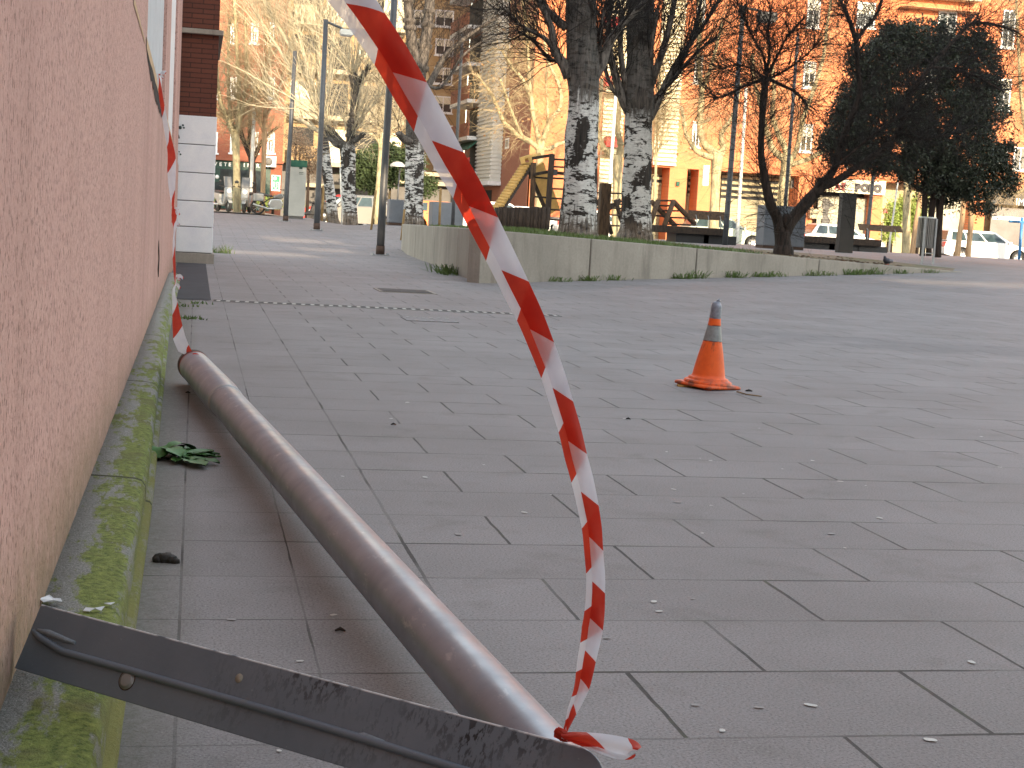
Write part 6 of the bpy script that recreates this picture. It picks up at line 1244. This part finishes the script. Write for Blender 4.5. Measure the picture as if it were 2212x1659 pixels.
# ------------------------------------------------------------ small things on the ground
def weed(name, label, x, y, n, s_, seed, up=.5, mat='weed', lobes=True, cat='weed'):
    q = G(x, y); rng = random.Random(seed); base = Vector((q.x, q.y, hz(q.x, q.y))); mb = MB()
    for i in range(n):
        a = rng.uniform(-1.9, 1.2); L = s_*rng.uniform(.5, 1.1); el = rng.uniform(.15, up); d = Vector((math.cos(a), math.sin(a)*.8, el)).normalized(); side = d.cross(Vector((0,0,1))).normalized(); k = 9; vs = []
        for j in range(k+1):
            t = j/k; c_ = base+d*L*t+Vector((0,0,-.9*L*t*t*el*.9)); c_.z = max(c_.z, base.z+.006+.01*rng.random()); wd = L*.22*(math.sin(math.pi*min(1, t*1.02))**.6)*(1 if (j % 2 or not lobes) else .74)*(.25+.95*t)+.001
            vs += [c_-side*wd+Vector((0,0,.006)), c_, c_+side*wd+Vector((0,0,.006))]
        mb.add(vs, [(j*3+b, j*3+b+1, j*3+b+4, j*3+b+3) for j in range(k) for b in (0, 1)], 0, True)
    return thing(mb, name, M[mat], label, cat, fix=False)
weed('weed', 'leafy green weed growing at the foot of the kerb beside the pole', 346, 985, 22, .21, 3, 1.3)
o = weed('weed', 'flat leafy shoot lying on the paving right of the kerb weed', 385, 995, 14, .20, 8, .30)
for i, (x, y, l) in enumerate(((478,547,'grass tuft at the right corner of the white pillar base'),(398,662,'small grass tuft in a joint near the kerb end, left one'),(424,656,'tiny grass tuft in a joint beside the dark slabs'),(400,688,'small weed in the paving joint below the tape'),(417,690,'second small weed right of the joint weed by the tape'))):
    q = G(x, y); rng = random.Random(i); m = MB(); h_ = .16 if i == 0 else .03
    for _ in range(60 if i == 0 else 22):
        b = Vector((q.x+rng.gauss(0, .06 if i else .09), q.y+rng.gauss(0, .04), 0)); t = b+Vector((rng.gauss(0,h_*.4), rng.gauss(0,h_*.4), h_*rng.uniform(.5,1.2))); w_ = Vector((.006,0,0)); m.add([b-w_, b+w_, t], [(0,1,2)])
    thing(m, 'grass_tuft', M['grass'], l, 'grass tuft', fix=False)
# weeds at the foot of the planter wall
rng = random.Random(15); wl = []
for i in (0,2,3,5,7,8,10,12,13,15,16,18,19,20,22,24):
    t = [.05,.09,.12,.165,.17,.21,.27,.33,.36,.40,.43,.46,.49,.52,.56,.60,.63,.66,.69,.72,.75,.78,.82,.86,.9,.94][i]; X = lerp(AX, CXX, t); Y = yline(X)-.05; s_ = rng.uniform(.07, .15)*(1 if t < .8 else .6)
    m = MB(); 
    for _ in range(rng.randint(35, 95)):
        b = Vector((X+rng.gauss(0,.10), Y-abs(rng.gauss(0,.05)), hz(X, Y-.05)-.01)); tt = b+Vector((rng.gauss(0,s_*.5), -abs(rng.gauss(0,s_*.3)), s_*rng.uniform(.2,1.1))); w_ = Vector((rng.uniform(.006,.016), rng.uniform(-.01,.01), 0)); m.add([b-w_*.5, b+w_*.5, tt+w_*.5, tt-w_*.3], [(0,1,2,3)])
    thing(m, 'weed', M['grass'], 'small green weed clump along the foot of the planter wall front', 'weed', 'weed clumps at the foot of the planter wall', fix=False)
q = P(935, 545, 30); m = MB(); rng = random.Random(6)
for _ in range(130):
    b = Vector((4.0+rng.gauss(0,.10)-.15, 23.6+rng.gauss(0,.35), 0)); tt = b+Vector((rng.gauss(-.04,.05), rng.gauss(0,.05), rng.uniform(.03,.15))); w_ = Vector((.008,.01,0)); m.add([b-w_, b+w_, tt+w_, tt-w_*.5], [(0,1,2,3)])
thing(m, 'weed', M['grass'], 'green weed clump at the foot of the shorter left planter wall', 'weed', fix=False)
# grass on the planter
rng = random.Random(9); m = MB(); cnt = 0
while cnt < 15000:
    s_ = rng.random(); X = lerp(AX+.3, CXX-1, s_); d = rng.uniform(.3, 9); Y = yline(X)+d
    if Y > 34.3 or X < 4.35+.0*Y: continue
    dens = noise.noise(Vector((X*.35, Y*.35, 2)))+ (.35 if X < 7.2 else (-.02 if X < 9.5 else -.28))
    if dens < .05: cnt += .25; continue
    z = zsoil(X, Y); h_ = rng.uniform(.03, .10); a = rng.uniform(0, 6.28); w_ = Vector((math.cos(a), math.sin(a), 0))*.010; b = Vector((X, Y, z-.01)); t = b+Vector((rng.gauss(0,.03), rng.gauss(0,.03), h_)); m.add([b-w_, b+w_, t], [(0,1,2)]); cnt += 1
thing(m, 'grass', M['grass'], 'patchy grass on the planter earth', None, kind='stuff', fix=False)
rng = random.Random(10); m = MB()                                       # clods and dead leaves
for _ in range(420):
    X = rng.uniform(6.5, CXX-.8); Y = yline(X)+rng.uniform(.25, 4.5)
    if Y > 34: continue
    z = zsoil(X, Y); r = rng.uniform(.012, .05); m.lathe((X, Y, z-.01), [(r,0),(r*.8,r*.6),(0,r*.8)], 5)
thing(m, 'earth_clods', M['wood'], 'loose clods and dead leaves on the bare planter earth', None, kind='stuff', fix=False)
# droppings, paper scraps, gum spots
q = G(360, 1213); m = MB()
for dx, dy, r in ((-.018,.008,.016),(-.004,.002,.019),(.012,-.006,.016),(.022,-.016,.011),(-.022,-.002,.012)): m.lathe((q.x+dx, q.y+dy, .0), [(r*1.05,0),(r*1.15,r*.45),(r*.8,r*1.0),(0,r*1.2)], 10)
m.v = [(x+.004*noise.noise(Vector((x*90,y*90,z*90))), y+.004*noise.noise(Vector((y*90,x*90,z*80))), z*(1+.3*noise.noise(Vector((x*120,y*120,1))))) for x, y, z in m.v]
thing(m, 'droppings', M['droppings'], 'small pile of dark droppings on the slab right of the kerb', 'droppings', fix=False)
def scrap(x, y, z, pts, label, zc=.104):
    c0 = G(x, y, zc); m = MB(); n = len(pts); rng = random.Random(int(x)); vs = [Vector((c0.x+a, c0.y+b, zc+.003+rng.uniform(0,.008))) for a, b in pts]; vs2 = [v+Vector((0,0,.0015)) for v in vs]
    m.add(vs+vs2, [list(range(n))[::-1], list(range(n, 2*n))]+[(i, (i+1) % n, n+(i+1) % n, n+i) for i in range(n)]); thing(m, 'paper_scrap', M['paper'], label, 'paper scrap', fix=False)
scrap(110, 1302, 0, [(-.022,-.01),(-.012,-.022),(.006,-.018),(.022,-.012),(.018,.004),(.004,.012),(-.006,.03),(-.018,.022)], 'crumpled white scrap against the wall above the plate corner', .112)
scrap(200, 1323, 0, [(-.018,-.004),(-.006,-.012),(.004,-.003),(.016,-.006),(.022,.006),(.008,.008),(-.004,.004),(-.014,.008)], 'torn white paper flakes on the mossy kerb above the plate', .101)
scrap(236, 1312, 0, [(-.010,-.004),(.002,-.008),(.010,.002),(.0,.007)], 'tiny white flake near the rounded kerb edge', .098)
gums = [(1497,1295),(1412,1301),(1424,1322),(1503,1525),(1751,1525),(1560,1592-12),(2167,1487),(2099,1432),(1825,1205-20),(1796,1154),(1517,1178-25),(1536,1093),(1526,1110),(1455,1058),(1606,1068),(1464,1086),(1440,977),(1535,996),(1606,969),(1512,991),(1690,1014),(1768,994),(1815,1041),(1870,1050),(2046,916),(2115,929),(2120,944),(2040,980),(1755,996),(1640,926),(990,1155),(740,1030),(918,1032),(600,1020),(1133,1108),(1045,1005),(990,900),(1190,1070),(845,905),(700,790),(880,870),(1350,905),(1400,880),(2160,1010),(1900,1120),(1640,1500+30),(2010,1600),(1333,1610+20),(1310,1400-20),(603,1624),(720,1330),(500,1340),(648,1450-20)]
rng = random.Random(21)
for i, (x, y) in enumerate(gums):
    q = G(x, y); r = rng.uniform(.004, .012)*rng.choice((.7,1,1)); n = 11; ph = rng.uniform(0, 6); m = MB()
    vs = [(q.x+r*(1+.25*math.sin(2*a+ph)+rng.uniform(-.15,.15))*math.cos(a), q.y+r*(1+.25*math.sin(2*a+ph)+rng.uniform(-.15,.15))*math.sin(a), hz(q.x, q.y)+.0025) for a in [2*math.pi*j/n for j in range(n)]]
    m.add(vs, [list(range(n))]); thing(m, 'gum_spot', M['gum'] if i % 3 else M['gum_grey'], 'small pale flattened gum spot on the grey paving', 'gum spot', 'pale gum spots on the paving', fix=False)
for i, (x, y, l) in enumerate(((850,918,'dark seed fleck on paving right of the pole'),(1357,906,'black fleck on the paving between tape and cone'),(406,849,'dark crumb beside the far end of the pole'),(238,1363,'dark speck on the slab near the plate'),(735,1364,'brown leaf crumb on the shaded slab under the pole'))):
    q = G(x, y); m = MB(); m.tube([q+Vector((-.012,0,.002)), q+Vector((0,.002,.006)), q+Vector((.011,-.003,.002))], [.002,.005,.002], 6); thing(m, 'debris', M['droppings'], l, 'debris')
